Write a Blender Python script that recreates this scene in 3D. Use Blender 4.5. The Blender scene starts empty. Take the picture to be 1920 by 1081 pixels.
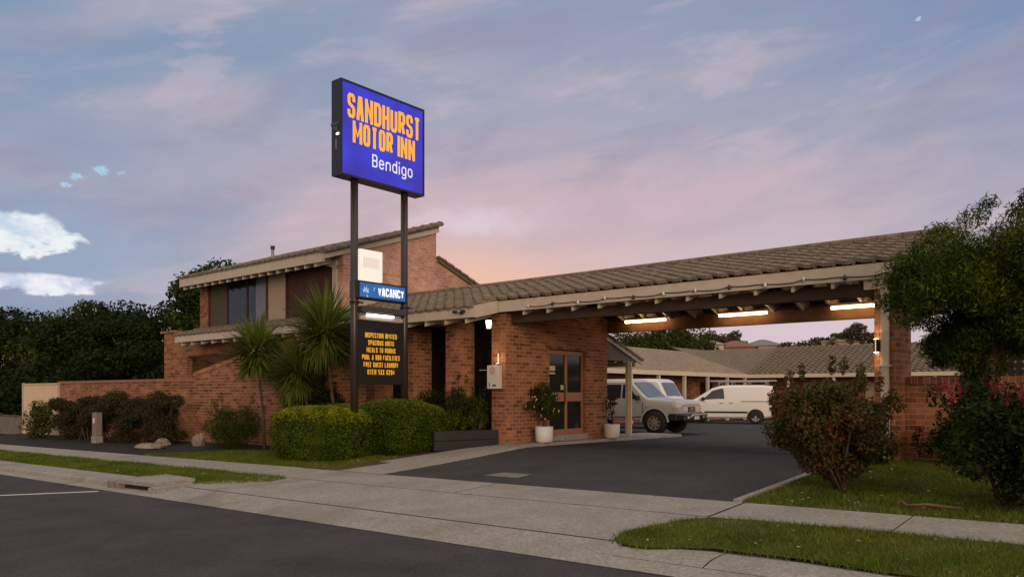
import bpy, math, random
import numpy as np
from mathutils import Vector, Matrix
rad = math.radians
SC = bpy.context.scene
COL = SC.collection

# ------------------------------------------------------------------ camera
CAM_YAW = 39.85
cam_data = bpy.data.cameras.new("camera")
cam_data.lens = 26.74; cam_data.sensor_width = 36.0
cam_data.shift_y = 0.1013
cam_data.clip_start = 0.1; cam_data.clip_end = 2000
cam = bpy.data.objects.new("camera", cam_data); COL.objects.link(cam)
cam.location = (0, 0, 1.2); cam.rotation_euler = (rad(90), 0, rad(CAM_YAW))
SC.camera = cam
SC.view_settings.view_transform = 'Standard'; SC.view_settings.look = 'None'
SC.view_settings.exposure = 0.0; SC.view_settings.gamma = 1.0
SC.cycles.max_bounces = 6

def lin(r, g, b):
    f = lambda c: (c/255/12.92) if c/255 <= .04045 else ((c/255+.055)/1.055)**2.4
    return (f(r), f(g), f(b), 1.0)

# ------------------------------------------------------------------ world: dusk sky
def build_world():
    w = bpy.data.worlds.new("World"); SC.world = w; w.use_nodes = True
    nt = w.node_tree; N = nt.nodes; L = nt.links; N.clear()
    def mth(op, a, b=None, c=None, clamp=False):
        n = N.new('ShaderNodeMath'); n.operation = op; n.use_clamp = clamp
        for i, v in enumerate((a, b, c)):
            if v is None: continue
            if isinstance(v, (int, float)): n.inputs[i].default_value = v
            else: L.new(v, n.inputs[i])
        return n.outputs[0]
    def mix(f, a, b, mode='MIX'):
        n = N.new('ShaderNodeMix'); n.data_type = 'RGBA'; n.blend_type = mode
        for i, v in ((0, f), (6, a), (7, b)):
            if isinstance(v, (int, float)): n.inputs[i].default_value = v
            elif isinstance(v, tuple): n.inputs[i].default_value = v
            else: L.new(v, n.inputs[i])
        return n.outputs[2]
    def smooth(v, a, b):
        n = N.new('ShaderNodeMapRange'); n.interpolation_type = 'SMOOTHSTEP'
        L.new(v, n.inputs[0]); n.inputs[1].default_value = a; n.inputs[2].default_value = b
        return n.outputs[0]
    def noise(vec, scale, detail=5, rough=.55, dist=0):
        n = N.new('ShaderNodeTexNoise'); n.inputs['Scale'].default_value = scale
        n.inputs['Detail'].default_value = detail; n.inputs['Roughness'].default_value = rough
        n.inputs['Distortion'].default_value = dist
        L.new(vec, n.inputs['Vector']); return n.outputs['Fac']
    tc = N.new('ShaderNodeTexCoord'); d = tc.outputs['Generated']
    y = rad(CAM_YAW)
    def dot(vec):
        n = N.new('ShaderNodeVectorMath'); n.operation = 'DOT_PRODUCT'
        L.new(d, n.inputs[0]); n.inputs[1].default_value = vec; return n.outputs['Value']
    F = dot((-math.sin(y), math.cos(y), 0)); R = dot((math.cos(y), math.sin(y), 0)); Z = dot((0, 0, 1))
    az = mth('MULTIPLY', mth('ARCTAN2', R, F), 180/math.pi)      # degrees from the street-corner bearing
    el = mth('MULTIPLY', mth('ARCSINE', Z), 180/math.pi)
    # streaky coordinates: clouds are stretched sideways and rise slightly to the right
    cb = N.new('ShaderNodeCombineXYZ')
    L.new(mth('MULTIPLY', az, .030), cb.inputs[0])
    L.new(mth('ADD', mth('MULTIPLY', el, .125), mth('MULTIPLY', az, -.018)), cb.inputs[1])
    n1 = noise(cb.outputs[0], 1.1, 4, .5, .6)
    cb2 = N.new('ShaderNodeCombineXYZ')
    L.new(mth('MULTIPLY', az, .05), cb2.inputs[0])
    L.new(mth('ADD', mth('MULTIPLY', el, .21), mth('MULTIPLY', az, -.035)), cb2.inputs[1]); cb2.inputs[2].default_value = 3.7
    n2 = noise(cb2.outputs[0], 1.5, 5, .5, .8)
    cb3 = N.new('ShaderNodeCombineXYZ')
    L.new(mth('MULTIPLY', az, .26), cb3.inputs[0]); L.new(mth('MULTIPLY', el, .42), cb3.inputs[1]); cb3.inputs[2].default_value = 9.1
    n3 = noise(cb3.outputs[0], 1.9, 9, .6, .25)
    def blob(a0, e0, sa, se, wob=0.0):
        da = mth('DIVIDE', mth('SUBTRACT', az, a0), sa)
        de = mth('DIVIDE', mth('SUBTRACT', el, e0), se)
        if wob:
            de = mth('ADD', de, mth('MULTIPLY', mth('SUBTRACT', n3, .5), wob))
            da = mth('ADD', da, mth('MULTIPLY', mth('SUBTRACT', n2, .5), wob))
        q = mth('ADD', mth('MULTIPLY', da, da), mth('MULTIPLY', de, de))
        return mth('EXPONENT', mth('MULTIPLY', q, -1))
    # base by elevation
    rmp = N.new('ShaderNodeValToRGB'); cr = rmp.color_ramp; cr.interpolation = 'EASE'
    els = [(0.0, lin(198, 168, 178)), (.10, lin(214, 192, 194)), (.30, lin(190, 178, 189)), (.52, lin(156, 162, 186)), (.80, lin(118, 142, 177)), (1, lin(165, 178, 205))]
    cr.elements[0].position = 0; cr.elements[0].color = els[0][1]
    cr.elements[1].position = 1; cr.elements[1].color = els[-1][1]
    for p, c in els[1:-1]:
        e = cr.elements.new(p); e.color = c
    L.new(mth('DIVIDE', el, 45.0, clamp=True), rmp.inputs[0])
    col = rmp.outputs[0]
    # physical sky underneath, seen a little through the cloud
    sky = N.new('ShaderNodeTexSky'); sky.sky_type = 'NISHITA'; sky.sun_disc = False
    sky.sun_elevation = rad(SUN_EL); sky.sun_rotation = rad(SUN_ROT)
    skyc = mix(1.0, sky.outputs[0], (.10, .10, .10, 1), 'MULTIPLY')
    col = mix(.08, col, skyc)
    # bluer towards the left and the far right
    col = mix(mth('MULTIPLY', smooth(az, -4, -32), .62), col, lin(114, 149, 182))
    col = mix(mth('MULTIPLY', mth('MULTIPLY', smooth(az, 16, 36), smooth(el, 12, 26)), .75), col, lin(104, 138, 184))
    # lavender / pink and blue streaks
    col = mix(mth('MULTIPLY', smooth(n1, .48, .68), .55), col, lin(194, 178, 188))
    col = mix(mth('MULTIPLY', smooth(n1, .50, .32), .50), col, lin(124, 146, 178))
    col = mix(mth('MULTIPLY', smooth(n2, .54, .74), .26), col, lin(212, 192, 196))
    cb4 = N.new('ShaderNodeCombineXYZ'); L.new(mth('MULTIPLY', az, .045), cb4.inputs[0]); L.new(mth('ADD', mth('MULTIPLY', el, .13), mth('MULTIPLY', az, -.02)), cb4.inputs[1]); cb4.inputs[2].default_value = 5.3
    n4 = noise(cb4.outputs[0], 1.7, 7, .6, .3)
    col = mix(mth('MULTIPLY', smooth(n4, .49, .66), .58), col, lin(148, 148, 172))
    col = mix(mth('MULTIPLY', smooth(n4, .46, .34), .40), col, lin(204, 188, 200))
    # glow low over the roofs
    col = mix(mth('MULTIPLY', blob(-1, 6.8, 14, 4.4), .95), col, lin(243, 196, 172))
    col = mix(mth('MULTIPLY', blob(-2.5, 7.2, 7, 2.8, .6), .75), col, lin(250, 190, 146))
    col = mix(mth('MULTIPLY', blob(2, 13.5, 20, 3.2, 1.5), .55), col, lin(214, 178, 186))
    col = mix(mth('MULTIPLY', blob(-2, 12.6, 5.5, .9, 2.2), .8), col, lin(226, 208, 218))
    col = mix(mth('MULTIPLY', blob(19, 4.5, 12, 3.4), .7), col, lin(228, 206, 214))
    col = mix(mth('MULTIPLY', blob(16, 9, 18, 6.5, .8), .45), col, lin(206, 188, 198))
    # bright breaks low at the left
    col = mix(mth('MULTIPLY', blob(-31, 9.5, 6.5, 2.6, 1.0), .55), col, lin(150, 176, 204))
    m1 = smooth(mth('ADD', blob(-33.8, 10.0, 4.4, 1.45, 1.0), mth('MULTIPLY', mth('SUBTRACT', n3, .5), 1.3)), .38, .62)
    col = mix(mth('MULTIPLY', m1, .98), col, mix(smooth(n3, .35, .6), lin(196, 214, 230), lin(240, 243, 246)))
    m2 = smooth(mth('ADD', blob(-32.4, 6.9, 4.8, .78, 1.0), mth('MULTIPLY', mth('SUBTRACT', n3, .5), 1.2)), .36, .64)
    col = mix(mth('MULTIPLY', m2, .98), col, mix(smooth(n3, .35, .6), lin(196, 204, 226), lin(242, 240, 248)))
    cb5 = N.new('ShaderNodeCombineXYZ'); L.new(az, cb5.inputs[0]); L.new(mth('MULTIPLY', el, 1.6), cb5.inputs[1])
    n5 = noise(cb5.outputs[0], 2.2, 5, .6, 1.0)
    for a0, e0, sa, se in ((-30.4, 13.2, .45, .22), (-29.7, 13.8, .6, .28), (-28.6, 14.4, .7, .34), (-27.3, 14.4, .4, .2), (28.1, 23.4, .22, .16)):
        m3 = smooth(mth('MULTIPLY', blob(a0, e0, sa, se, 2.6), mth('ADD', 1.0, mth('MULTIPLY', mth('SUBTRACT', n5, .5), 3.5))), .35, .95)
        col = mix(mth('MULTIPLY', m3, .7), col, lin(178, 216, 240))
    # sunset behind the street: the warm front light
    back = smooth(mth('ABSOLUTE', az), 75, 150)
    low = mth('MULTIPLY', smooth(el, 60, 5), back)
    col = mix(low, col, (WARM[0], WARM[1], WARM[2], 1))
    up = smooth(el, 32, 70)
    col = mix(up, col, (ZEN[0], ZEN[1], ZEN[2], 1))
    col = mix(smooth(el, -1, -6), col, (.06, .055, .05, 1))
    bg = N.new('ShaderNodeBackground'); L.new(col, bg.inputs[0]); bg.inputs[1].default_value = 1.0
    out = N.new('ShaderNodeOutputWorld'); L.new(bg.outputs[0], out.inputs[0])

SUN_EL, SUN_ROT = 10.0, 123.0
WARM = (1.05, .74, .50)
ZEN = (1.22, 1.10, .86)
build_world()
sd = bpy.data.lights.new("sun", 'SUN'); sd.energy = 1.3; sd.angle = rad(22); sd.color = (1, .74, .56)
sun = bpy.data.objects.new("sun", sd); COL.objects.link(sun)
# shines from behind the camera towards the motel
sdir = Vector((-.84, .54, 0)).normalized() * math.cos(rad(SUN_EL)) + Vector((0, 0, -math.sin(rad(SUN_EL))))
sun.rotation_euler = sdir.to_track_quat('-Z', 'Y').to_euler()

# ------------------------------------------------------------------ helpers
def smoothstep(a, b, x):
    t = min(1, max(0, (x-a)/(b-a))); return t*t*(3-2*t)
def g(u, v):
    """ground height: the street falls to the left, the site falls gently to the street"""
    uc = min(30, max(-48, u))
    vt = min(v, 12.85)
    c = .045*(vt-12.85) if vt > 5.45 else .045*(5.45-12.85)+.02*(max(vt, -12)-5.45)
    w = smoothstep(12.85, 15.5, v)
    z = (1-w)*.0175*(uc+10.9) + c
    if v > 12.85: z += -.012*(min(v, 45)-12.85)
    if v > 62: z += .092*(min(v, 165)-62)
    return z

def tag(o, label=None, cat=None, group=None, kind=None):
    if label: o['label'] = label
    if cat: o['category'] = cat
    if group: o['group'] = group
    if kind: o['kind'] = kind
    return o
def thing(name, loc, label, cat, group=None, rz=0):
    o = bpy.data.objects.new(name, None); COL.objects.link(o)
    o.location = loc; o.rotation_euler = (0, 0, rz); o.empty_display_size = .1
    return tag(o, label, cat, group)
def copy_tree(o, parent=None):
    c = o.copy(); COL.objects.link(c); c.parent = parent
    for ch in o.children: copy_tree(ch, c)
    return c

class MB:
    def __init__(s): s.v = []; s.f = []
    def add(s, vs, fs):
        b = len(s.v); s.v += [tuple(p) for p in vs]; s.f += [tuple(i+b for i in f) for f in fs]; return s
    def box(s, x0, x1, y0, y1, z0, z1):
        return s.add([(x0,y0,z0),(x1,y0,z0),(x1,y1,z0),(x0,y1,z0),(x0,y0,z1),(x1,y0,z1),(x1,y1,z1),(x0,y1,z1)],
                     [(0,3,2,1),(4,5,6,7),(0,1,5,4),(1,2,6,5),(2,3,7,6),(3,0,4,7)])
    def bbox(s, x0, x1, y0, y1, z0, z1, b=.01):
        """box with chamfered vertical and horizontal edges"""
        pts = []
        for z, i in ((z0, b), (z0+b, 0), (z1-b, 0), (z1, b)):
            pts += [(x0+i+b*(i == 0)*1, y0+i, z), (x1-i-b*(i == 0), y0+i, z), (x1-i, y0+i+b, z), (x1-i, y1-i-b, z),
                    (x1-i-b, y1-i, z), (x0+i+b, y1-i, z), (x0+i, y1-i-b, z), (x0+i, y0+i+b, z)]
        fs = [tuple(range(7, -1, -1)), tuple(range(24, 32))]
        for r in range(3):
            for k in range(8):
                a = r*8+k; c = r*8+(k+1) % 8; fs.append((a, c, c+8, a+8))
        return s.add(pts, fs)
    def prism(s, poly, axis, a, b):
        """polygon extruded along axis from a to b. axis 0: poly (y,z); 1: (x,z); 2: (x,y)"""
        def P(p, t):
            return (t, p[0], p[1]) if axis == 0 else (p[0], t, p[1]) if axis == 1 else (p[0], p[1], t)
        n = len(poly); vs = [P(p, a) for p in poly]+[P(p, b) for p in poly]
        fs = [tuple(range(n)), tuple(range(2*n-1, n-1, -1))]
        for i in range(n):
            j = (i+1) % n; fs.append((i, i+n, j+n, j))
        return s.add(vs, fs)
    def tube(s, pts, r, n=8, cap=True):
        pts = [Vector(p) for p in pts]
        rs = r if isinstance(r, (list, tuple)) else [r]*len(pts)
        vs = []; fs = []; prev = None
        for i, p in enumerate(pts):
            t = (pts[min(i+1, len(pts)-1)]-pts[max(i-1, 0)]).normalized()
            if prev is None:
                a = t.orthogonal().normalized()
            else:
                a = (prev - t*prev.dot(t)).normalized()
            prev = a; b = t.cross(a)
            for k in range(n):
                q = 2*math.pi*k/n
                vs.append(p+(a*math.cos(q)+b*math.sin(q))*rs[i])
        for i in range(len(pts)-1):
            for k in range(n):
                k2 = (k+1) % n
                fs.append((i*n+k, i*n+k2, (i+1)*n+k2, (i+1)*n+k))
        if cap:
            fs.append(tuple(range(n-1, -1, -1))); fs.append(tuple(range((len(pts)-1)*n, len(pts)*n)))
        return s.add(vs, fs)
    def lathe(s, prof, n=24, axis='z', c=(0, 0, 0)):
        vs = []; fs = []
        for (r, h) in prof:
            for k in range(n):
                q = 2*math.pi*k/n
                x, y = r*math.cos(q), r*math.sin(q)
                p = (x, y, h) if axis == 'z' else (x, h, y)
                vs.append((p[0]+c[0], p[1]+c[1], p[2]+c[2]))
        for i in range(len(prof)-1):
            for k in range(n):
                k2 = (k+1) % n; fs.append((i*n+k, i*n+k2, (i+1)*n+k2, (i+1)*n+k))
        return s.add(vs, fs)
    def build(s, name, mat, parent=None, smooth=False, bevel=0, loc=None):
        me = bpy.data.meshes.new(name)
        off = Vector(parent.location) if parent is not None and loc is None else Vector(loc or (0, 0, 0))
        p = parent
        while loc is None and p is not None and p.parent is not None:
            p = p.parent; off += Vector(p.location)
        me.from_pydata([(v[0]-off.x, v[1]-off.y, v[2]-off.z) for v in s.v], [], s.f)
        import bmesh
        bm = bmesh.new(); bm.from_mesh(me); bmesh.ops.recalc_face_normals(bm, faces=bm.faces); bm.to_mesh(me); bm.free()
        if mat: me.materials.append(mat)
        if smooth:
            for q in me.polygons: q.use_smooth = True
        o = bpy.data.objects.new(name, me); COL.objects.link(o)
        if parent is not None: o.parent = parent
        elif loc is not None: o.location = loc
        if smooth == 'sharp': me.set_sharp_from_angle(angle=rad(28))
        if bevel:
            m = o.modifiers.new('bevel', 'BEVEL'); m.width = bevel; m.segments = 2; m.limit_method = 'ANGLE'; m.angle_limit = rad(40)
        return o

# ------------------------------------------------------------------ materials
def newmat(name):
    m = bpy.data.materials.new(name); m.use_nodes = True
    nt = m.node_tree; return m, nt, nt.nodes['Principled BSDF']
def plain(name, col, rough=.6, metal=0, spec=.4, var=.0, scale=6, bump=0, bscale=40, coat=0):
    m, nt, b = newmat(name)
    b.inputs['Roughness'].default_value = rough; b.inputs['Metallic'].default_value = metal
    b.inputs['Specular IOR Level'].default_value = spec
    b.inputs['Coat Weight'].default_value = coat
    c = tuple(col[:3])+(1,)
    b.inputs['Base Color'].default_value = c
    geo = nt.nodes.new('ShaderNodeNewGeometry')
    if var:
        n = nt.nodes.new('ShaderNodeTexNoise'); n.inputs['Scale'].default_value = scale; n.inputs['Detail'].default_value = 8; n.inputs['Roughness'].default_value = .65
        nt.links.new(geo.outputs['Position'], n.inputs['Vector'])
        r = nt.nodes.new('ShaderNodeValToRGB')
        r.color_ramp.elements[0].position = .3; r.color_ramp.elements[1].position = .7
        r.color_ramp.elements[0].color = tuple(x*(1-var) for x in c[:3])+(1,)
        r.color_ramp.elements[1].color = tuple(min(1, x*(1+var)) for x in c[:3])+(1,)
        nt.links.new(n.outputs['Fac'], r.inputs[0]); nt.links.new(r.outputs[0], b.inputs['Base Color'])
    if bump:
        n = nt.nodes.new('ShaderNodeTexNoise'); n.inputs['Scale'].default_value = bscale; n.inputs['Detail'].default_value = 6
        nt.links.new(geo.outputs['Position'], n.inputs['Vector'])
        bp = nt.nodes.new('ShaderNodeBump'); bp.inputs['Strength'].default_value = bump; bp.inputs['Distance'].default_value = .02
        nt.links.new(n.outputs['Fac'], bp.inputs['Height']); nt.links.new(bp.outputs[0], b.inputs['Normal'])
    return m
def emit(name, col, strength):
    m, nt, b = newmat(name)
    b.inputs['Base Color'].default_value = (col[0]*.12, col[1]*.12, col[2]*.12, 1)
    b.inputs['Emission Color'].default_value = tuple(col[:3])+(1,); b.inputs['Emission Strength'].default_value = strength
    return m
def brick(name, cols, mortar, bump=.5, soldier=False, tone=1.0):
    m, nt, b = newmat(name); N = nt.nodes; L = nt.links
    geo = N.new('ShaderNodeNewGeometry')
    sp = N.new('ShaderNodeSeparateXYZ'); L.new(geo.outputs['Position'], sp.inputs[0])
    sn = N.new('ShaderNodeSeparateXYZ'); L.new(geo.outputs['True Normal'], sn.inputs[0])
    ab = N.new('ShaderNodeMath'); ab.operation = 'ABSOLUTE'; L.new(sn.outputs[0], ab.inputs[0])
    gt = N.new('ShaderNodeMath'); gt.operation = 'GREATER_THAN'; L.new(ab.outputs[0], gt.inputs[0]); gt.inputs[1].default_value = .6
    mx = N.new('ShaderNodeMix'); mx.data_type = 'FLOAT'
    L.new(gt.outputs[0], mx.inputs[0]); L.new(sp.outputs[0], mx.inputs[2]); L.new(sp.outputs[1], mx.inputs[3])
    cb = N.new('ShaderNodeCombineXYZ')
    if soldier:
        L.new(sp.outputs[2], cb.inputs[0]); L.new(mx.outputs[0], cb.inputs[1])
    else:
        L.new(mx.outputs[0], cb.inputs[0]); L.new(sp.outputs[2], cb.inputs[1])
    br = N.new('ShaderNodeTexBrick'); L.new(cb.outputs[0], br.inputs['Vector'])
    br.inputs['Scale'].default_value = 1; br.inputs['Brick Width'].default_value = .24; br.inputs['Row Height'].default_value = .086
    br.inputs['Mortar Size'].default_value = .006; br.inputs['Mortar Smooth'].default_value = .25
    br.inputs['Color1'].default_value = (0, 0, 0, 1); br.inputs['Color2'].default_value = (1, 1, 1, 1); br.inputs['Mortar'].default_value = (.5, .5, .5, 1)
    r = N.new('ShaderNodeValToRGB'); r.color_ramp.interpolation = 'LINEAR'
    k = len(cols)
    for i, c in enumerate(cols):
        e = r.color_ramp.elements[i] if i < 2 else r.color_ramp.elements.new(0)
    for i, c in enumerate(cols):
        r.color_ramp.elements[i].position = i/(k-1); r.color_ramp.elements[i].color = tuple(x*tone*1.08 for x in c)+(1,)
    L.new(br.outputs['Color'], r.inputs[0])
    ns = N.new('ShaderNodeTexNoise'); ns.inputs['Scale'].default_value = 9; ns.inputs['Detail'].default_value = 8; ns.inputs['Roughness'].default_value = .7
    L.new(geo.outputs['Position'], ns.inputs['Vector'])
    mr = N.new('ShaderNodeMapRange'); L.new(ns.outputs['Fac'], mr.inputs[0]); mr.inputs[1].default_value = .3; mr.inputs[2].default_value = .7; mr.inputs[3].default_value = .72; mr.inputs[4].default_value = 1.22
    mu = N.new('ShaderNodeMix'); mu.data_type = 'RGBA'; mu.blend_type = 'MULTIPLY'; mu.inputs[0].default_value = 1
    L.new(r.outputs[0], mu.inputs[6]); L.new(mr.outputs[0], mu.inputs[7])
    nb_ = N.new('ShaderNodeTexNoise'); nb_.inputs['Scale'].default_value = 1.1; nb_.inputs['Detail'].default_value = 6; nb_.inputs['Roughness'].default_value = .6
    L.new(geo.outputs['Position'], nb_.inputs['Vector'])
    mb_ = N.new('ShaderNodeMapRange'); L.new(nb_.outputs['Fac'], mb_.inputs[0]); mb_.inputs[1].default_value = .32; mb_.inputs[2].default_value = .68; mb_.inputs[3].default_value = .58; mb_.inputs[4].default_value = 1.20
    mw = N.new('ShaderNodeMix'); mw.data_type = 'RGBA'; mw.blend_type = 'MULTIPLY'; mw.inputs[0].default_value = 1
    L.new(mu.outputs[2], mw.inputs[6]); L.new(mb_.outputs[0], mw.inputs[7]); mu = mw
    mm = N.new('ShaderNodeMix'); mm.data_type = 'RGBA'; L.new(br.outputs['Fac'], mm.inputs[0])
    L.new(mu.outputs[2], mm.inputs[6]); mm.inputs[7].default_value = tuple(x*tone for x in mortar)+(1,)
    L.new(mm.outputs[2], b.inputs['Base Color'])
    b.inputs['Roughness'].default_value = .85; b.inputs['Specular IOR Level'].default_value = .2
    inv = N.new('ShaderNodeMath'); inv.operation = 'MULTIPLY_ADD'; L.new(br.outputs['Fac'], inv.inputs[0]); inv.inputs[1].default_value = -1
    L.new(ns.outputs['Fac'], inv.inputs[2])
    bp = N.new('ShaderNodeBump'); bp.inputs['Strength'].default_value = bump; bp.inputs['Distance'].default_value = .012
    L.new(inv.outputs[0], bp.inputs['Height']); L.new(bp.outputs[0], b.inputs['Normal'])
    return m
def leafmat(name, cols, trans=.25, rough=.55):
    m, nt, b = newmat(name); N = nt.nodes; L = nt.links
    geo = N.new('ShaderNodeNewGeometry')
    r = N.new('ShaderNodeValToRGB'); k = len(cols)
    for i in range(2, k): r.color_ramp.elements.new(0)
    for i, c in enumerate(cols):
        r.color_ramp.elements[i].position = i/(k-1); r.color_ramp.elements[i].color = tuple(c)+(1,)
    ns = N.new('ShaderNodeTexNoise'); ns.inputs['Scale'].default_value = 1.6; ns.inputs['Detail'].default_value = 3
    L.new(geo.outputs['Position'], ns.inputs['Vector'])
    ad = N.new('ShaderNodeMath'); ad.operation = 'MULTIPLY_ADD'; L.new(geo.outputs['Random Per Island'], ad.inputs[0]); ad.inputs[1].default_value = .6
    sb = N.new('ShaderNodeMath'); sb.operation = 'MULTIPLY_ADD'; L.new(ns.outputs['Fac'], sb.inputs[0]); sb.inputs[1].default_value = 1.2; sb.inputs[2].default_value = -.4
    L.new(sb.outputs[0], ad.inputs[2])
    L.new(ad.outputs[0], r.inputs[0])
    L.new(r.outputs[0], b.inputs['Base Color']); b.inputs['Roughness'].default_value = rough; b.inputs['Specular IOR Level'].default_value = .08
    tr = N.new('ShaderNodeBsdfTranslucent'); L.new(r.outputs[0], tr.inputs[0])
    ms = N.new('ShaderNodeMixShader'); ms.inputs[0].default_value = trans
    L.new(b.outputs[0], ms.inputs[1]); L.new(tr.outputs[0], ms.inputs[2])
    L.new(ms.outputs[0], N['Material Output'].inputs[0])
    return m
def ground_mat(name, c0, c1, scale, fine=180, rough=.9, bump=.4, spec=.2, stain=None, speck=None):
    m, nt, b = newmat(name); N = nt.nodes; L = nt.links
    geo = N.new('ShaderNodeNewGeometry')
    n1 = N.new('ShaderNodeTexNoise'); n1.inputs['Scale'].default_value = scale; n1.inputs['Detail'].default_value = 9; n1.inputs['Roughness'].default_value = .62
    n2 = N.new('ShaderNodeTexNoise'); n2.inputs['Scale'].default_value = fine; n2.inputs['Detail'].default_value = 3
    for n in (n1, n2): L.new(geo.outputs['Position'], n.inputs['Vector'])
    r = N.new('ShaderNodeValToRGB'); r.color_ramp.elements[0].position = .32; r.color_ramp.elements[1].position = .68
    r.color_ramp.elements[0].color = tuple(c0)+(1,); r.color_ramp.elements[1].color = tuple(c1)+(1,)
    L.new(n1.outputs['Fac'], r.inputs[0])
    mr = N.new('ShaderNodeMapRange'); L.new(n2.outputs['Fac'], mr.inputs[0]); mr.inputs[1].default_value = .3; mr.inputs[2].default_value = .7; mr.inputs[3].default_value = .78; mr.inputs[4].default_value = 1.22
    mu = N.new('ShaderNodeMix'); mu.data_type = 'RGBA'; mu.blend_type = 'MULTIPLY'; mu.inputs[0].default_value = 1
    L.new(r.outputs[0], mu.inputs[6]); L.new(mr.outputs[0], mu.inputs[7])
    n4 = N.new('ShaderNodeTexNoise'); n4.inputs['Scale'].default_value = fine*.17; n4.inputs['Detail'].default_value = 4; n4.inputs['Roughness'].default_value = .7
    L.new(geo.outputs['Position'], n4.inputs['Vector'])
    m4 = N.new('ShaderNodeMapRange'); L.new(n4.outputs['Fac'], m4.inputs[0]); m4.inputs[1].default_value = .3; m4.inputs[2].default_value = .7; m4.inputs[3].default_value = .68; m4.inputs[4].default_value = 1.32
    mu4 = N.new('ShaderNodeMix'); mu4.data_type = 'RGBA'; mu4.blend_type = 'MULTIPLY'; mu4.inputs[0].default_value = 1
    L.new(mu.outputs[2], mu4.inputs[6]); L.new(m4.outputs[0], mu4.inputs[7])
    c = mu4.outputs[2]
    if stain:
        n3 = N.new('ShaderNodeTexNoise'); n3.inputs['Scale'].default_value = .8; n3.inputs['Detail'].default_value = 7; n3.inputs['Distortion'].default_value = .8
        L.new(geo.outputs['Position'], n3.inputs['Vector'])
        m3 = N.new('ShaderNodeMapRange'); L.new(n3.outputs['Fac'], m3.inputs[0]); m3.inputs[1].default_value = .52; m3.inputs[2].default_value = .72; m3.inputs[3].default_value = 0; m3.inputs[4].default_value = .6
        mm = N.new('ShaderNodeMix'); mm.data_type = 'RGBA'; L.new(m3.outputs[0], mm.inputs[0]); L.new(c, mm.inputs[6]); mm.inputs[7].default_value = tuple(stain)+(1,)
        c = mm.outputs[2]
    if speck:
        vo = N.new('ShaderNodeTexVoronoi'); vo.inputs['Scale'].default_value = speck[0]
        L.new(geo.outputs['Position'], vo.inputs['Vector'])
        lt = N.new('ShaderNodeMath'); lt.operation = 'LESS_THAN'; L.new(vo.outputs['Distance'], lt.inputs[0]); lt.inputs[1].default_value = .22
        sc = N.new('ShaderNodeSeparateColor'); L.new(vo.outputs['Color'], sc.inputs[0])
        g2 = N.new('ShaderNodeMath'); g2.operation = 'GREATER_THAN'; L.new(sc.outputs[0], g2.inputs[0]); g2.inputs[1].default_value = speck[1]
        mu2 = N.new('ShaderNodeMath'); mu2.operation = 'MULTIPLY'; L.new(lt.outputs[0], mu2.inputs[0]); L.new(g2.outputs[0], mu2.inputs[1])
        mm = N.new('ShaderNodeMix'); mm.data_type = 'RGBA'; L.new(mu2.outputs[0], mm.inputs[0]); L.new(c, mm.inputs[6]); mm.inputs[7].default_value = tuple(speck[2])+(1,)
        c = mm.outputs[2]
    L.new(c, b.inputs['Base Color'])
    b.inputs['Roughness'].default_value = rough; b.inputs['Specular IOR Level'].default_value = spec
    bp = N.new('ShaderNodeBump'); bp.inputs['Strength'].default_value = bump; bp.inputs['Distance'].default_value = .01
    L.new(n2.outputs['Fac'], bp.inputs['Height']); L.new(bp.outputs[0], b.inputs['Normal'])
    return m

MORT = (.38, .26, .17)
BR = brick('red_brick', [(.13, .050, .026), (.22, .086, .040), (.285, .115, .052), (.34, .150, .070), (.26, .100, .046)], MORT)
BRU = brick('pink_brick', [(.42, .215, .155), (.50, .265, .195), (.56, .31, .235), (.47, .245, .18)], (.55, .40, .31))
BRS = brick('soldier_brick', [(.16, .06, .03), (.26, .10, .05), (.32, .13, .065)], MORT, soldier=True)
CREAM = plain('cream_paint', (.47, .405, .315), .55, var=.10, scale=3)
CREAML = plain('cream_paint_light', (.58, .49, .37), .55, var=.08, scale=3)
TIMB = plain('brown_timber', (.13, .065, .032), .7, var=.3, scale=5)
DKTIMB = plain('dark_timber', (.05, .026, .016), .7, var=.3, scale=5)
REDTIMB = plain('red_stained_cladding', (.055, .016, .010), .65, var=.25, scale=4)
DOORF = plain('bronze_door_frame', (.30, .135, .065), .45, spec=.5, var=.06)
GLASSD = plain('dark_glass', (.008, .008, .009), .06, spec=.6)
BLACK = plain('black_metal', (.012, .012, .013), .4, spec=.5, var=.15)
DKMET = plain('dark_grey_metal', (.05, .05, .053), .45, spec=.5)
TILE = ground_mat('concrete_roof_tile', (.120, .092, .068), (.205, .160, .120), 4.5, fine=60, bump=.3, stain=(.17, .145, .095))
TILEW = ground_mat('pale_roof_tile', (.22, .17, .125), (.31, .25, .19), 3, fine=40, bump=.3)
ASPH = ground_mat('asphalt', (.053, .051, .055), (.078, .074, .078), 1.3, fine=260, rough=.95, spec=.1, bump=.7, stain=(.045, .042, .043), speck=(48, .72, (.16, .155, .155)))
ASPHD = ground_mat('driveway_asphalt', (.046, .045, .050), (.063, .061, .066), 1.1, fine=240, rough=.92, spec=.12, bump=.6, stain=(.038, .037, .041), speck=(60, .86, (.12, .115, .115)))
CONC = ground_mat('concrete', (.245, .222, .198), (.305, .280, .252), 1.6, fine=150, rough=.85, bump=.25, stain=(.185, .155, .130))
KERBM = ground_mat('kerb_concrete', (.245, .222, .20), (.30, .275, .25), 3, fine=160, rough=.85, bump=.3, stain=(.17, .145, .12))
SOIL = ground_mat('soil', (.05, .032, .02), (.10, .062, .04), 5, fine=70, bump=.8)
MULCH = ground_mat('dark_mulch', (.012, .011, .011), (.03, .027, .025), 12, fine=60, bump=1.0)
TURF = ground_mat('turf', (.030, .042, .006), (.07, .085, .012), 3, fine=90, bump=.8, stain=(.085, .065, .035))
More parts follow.
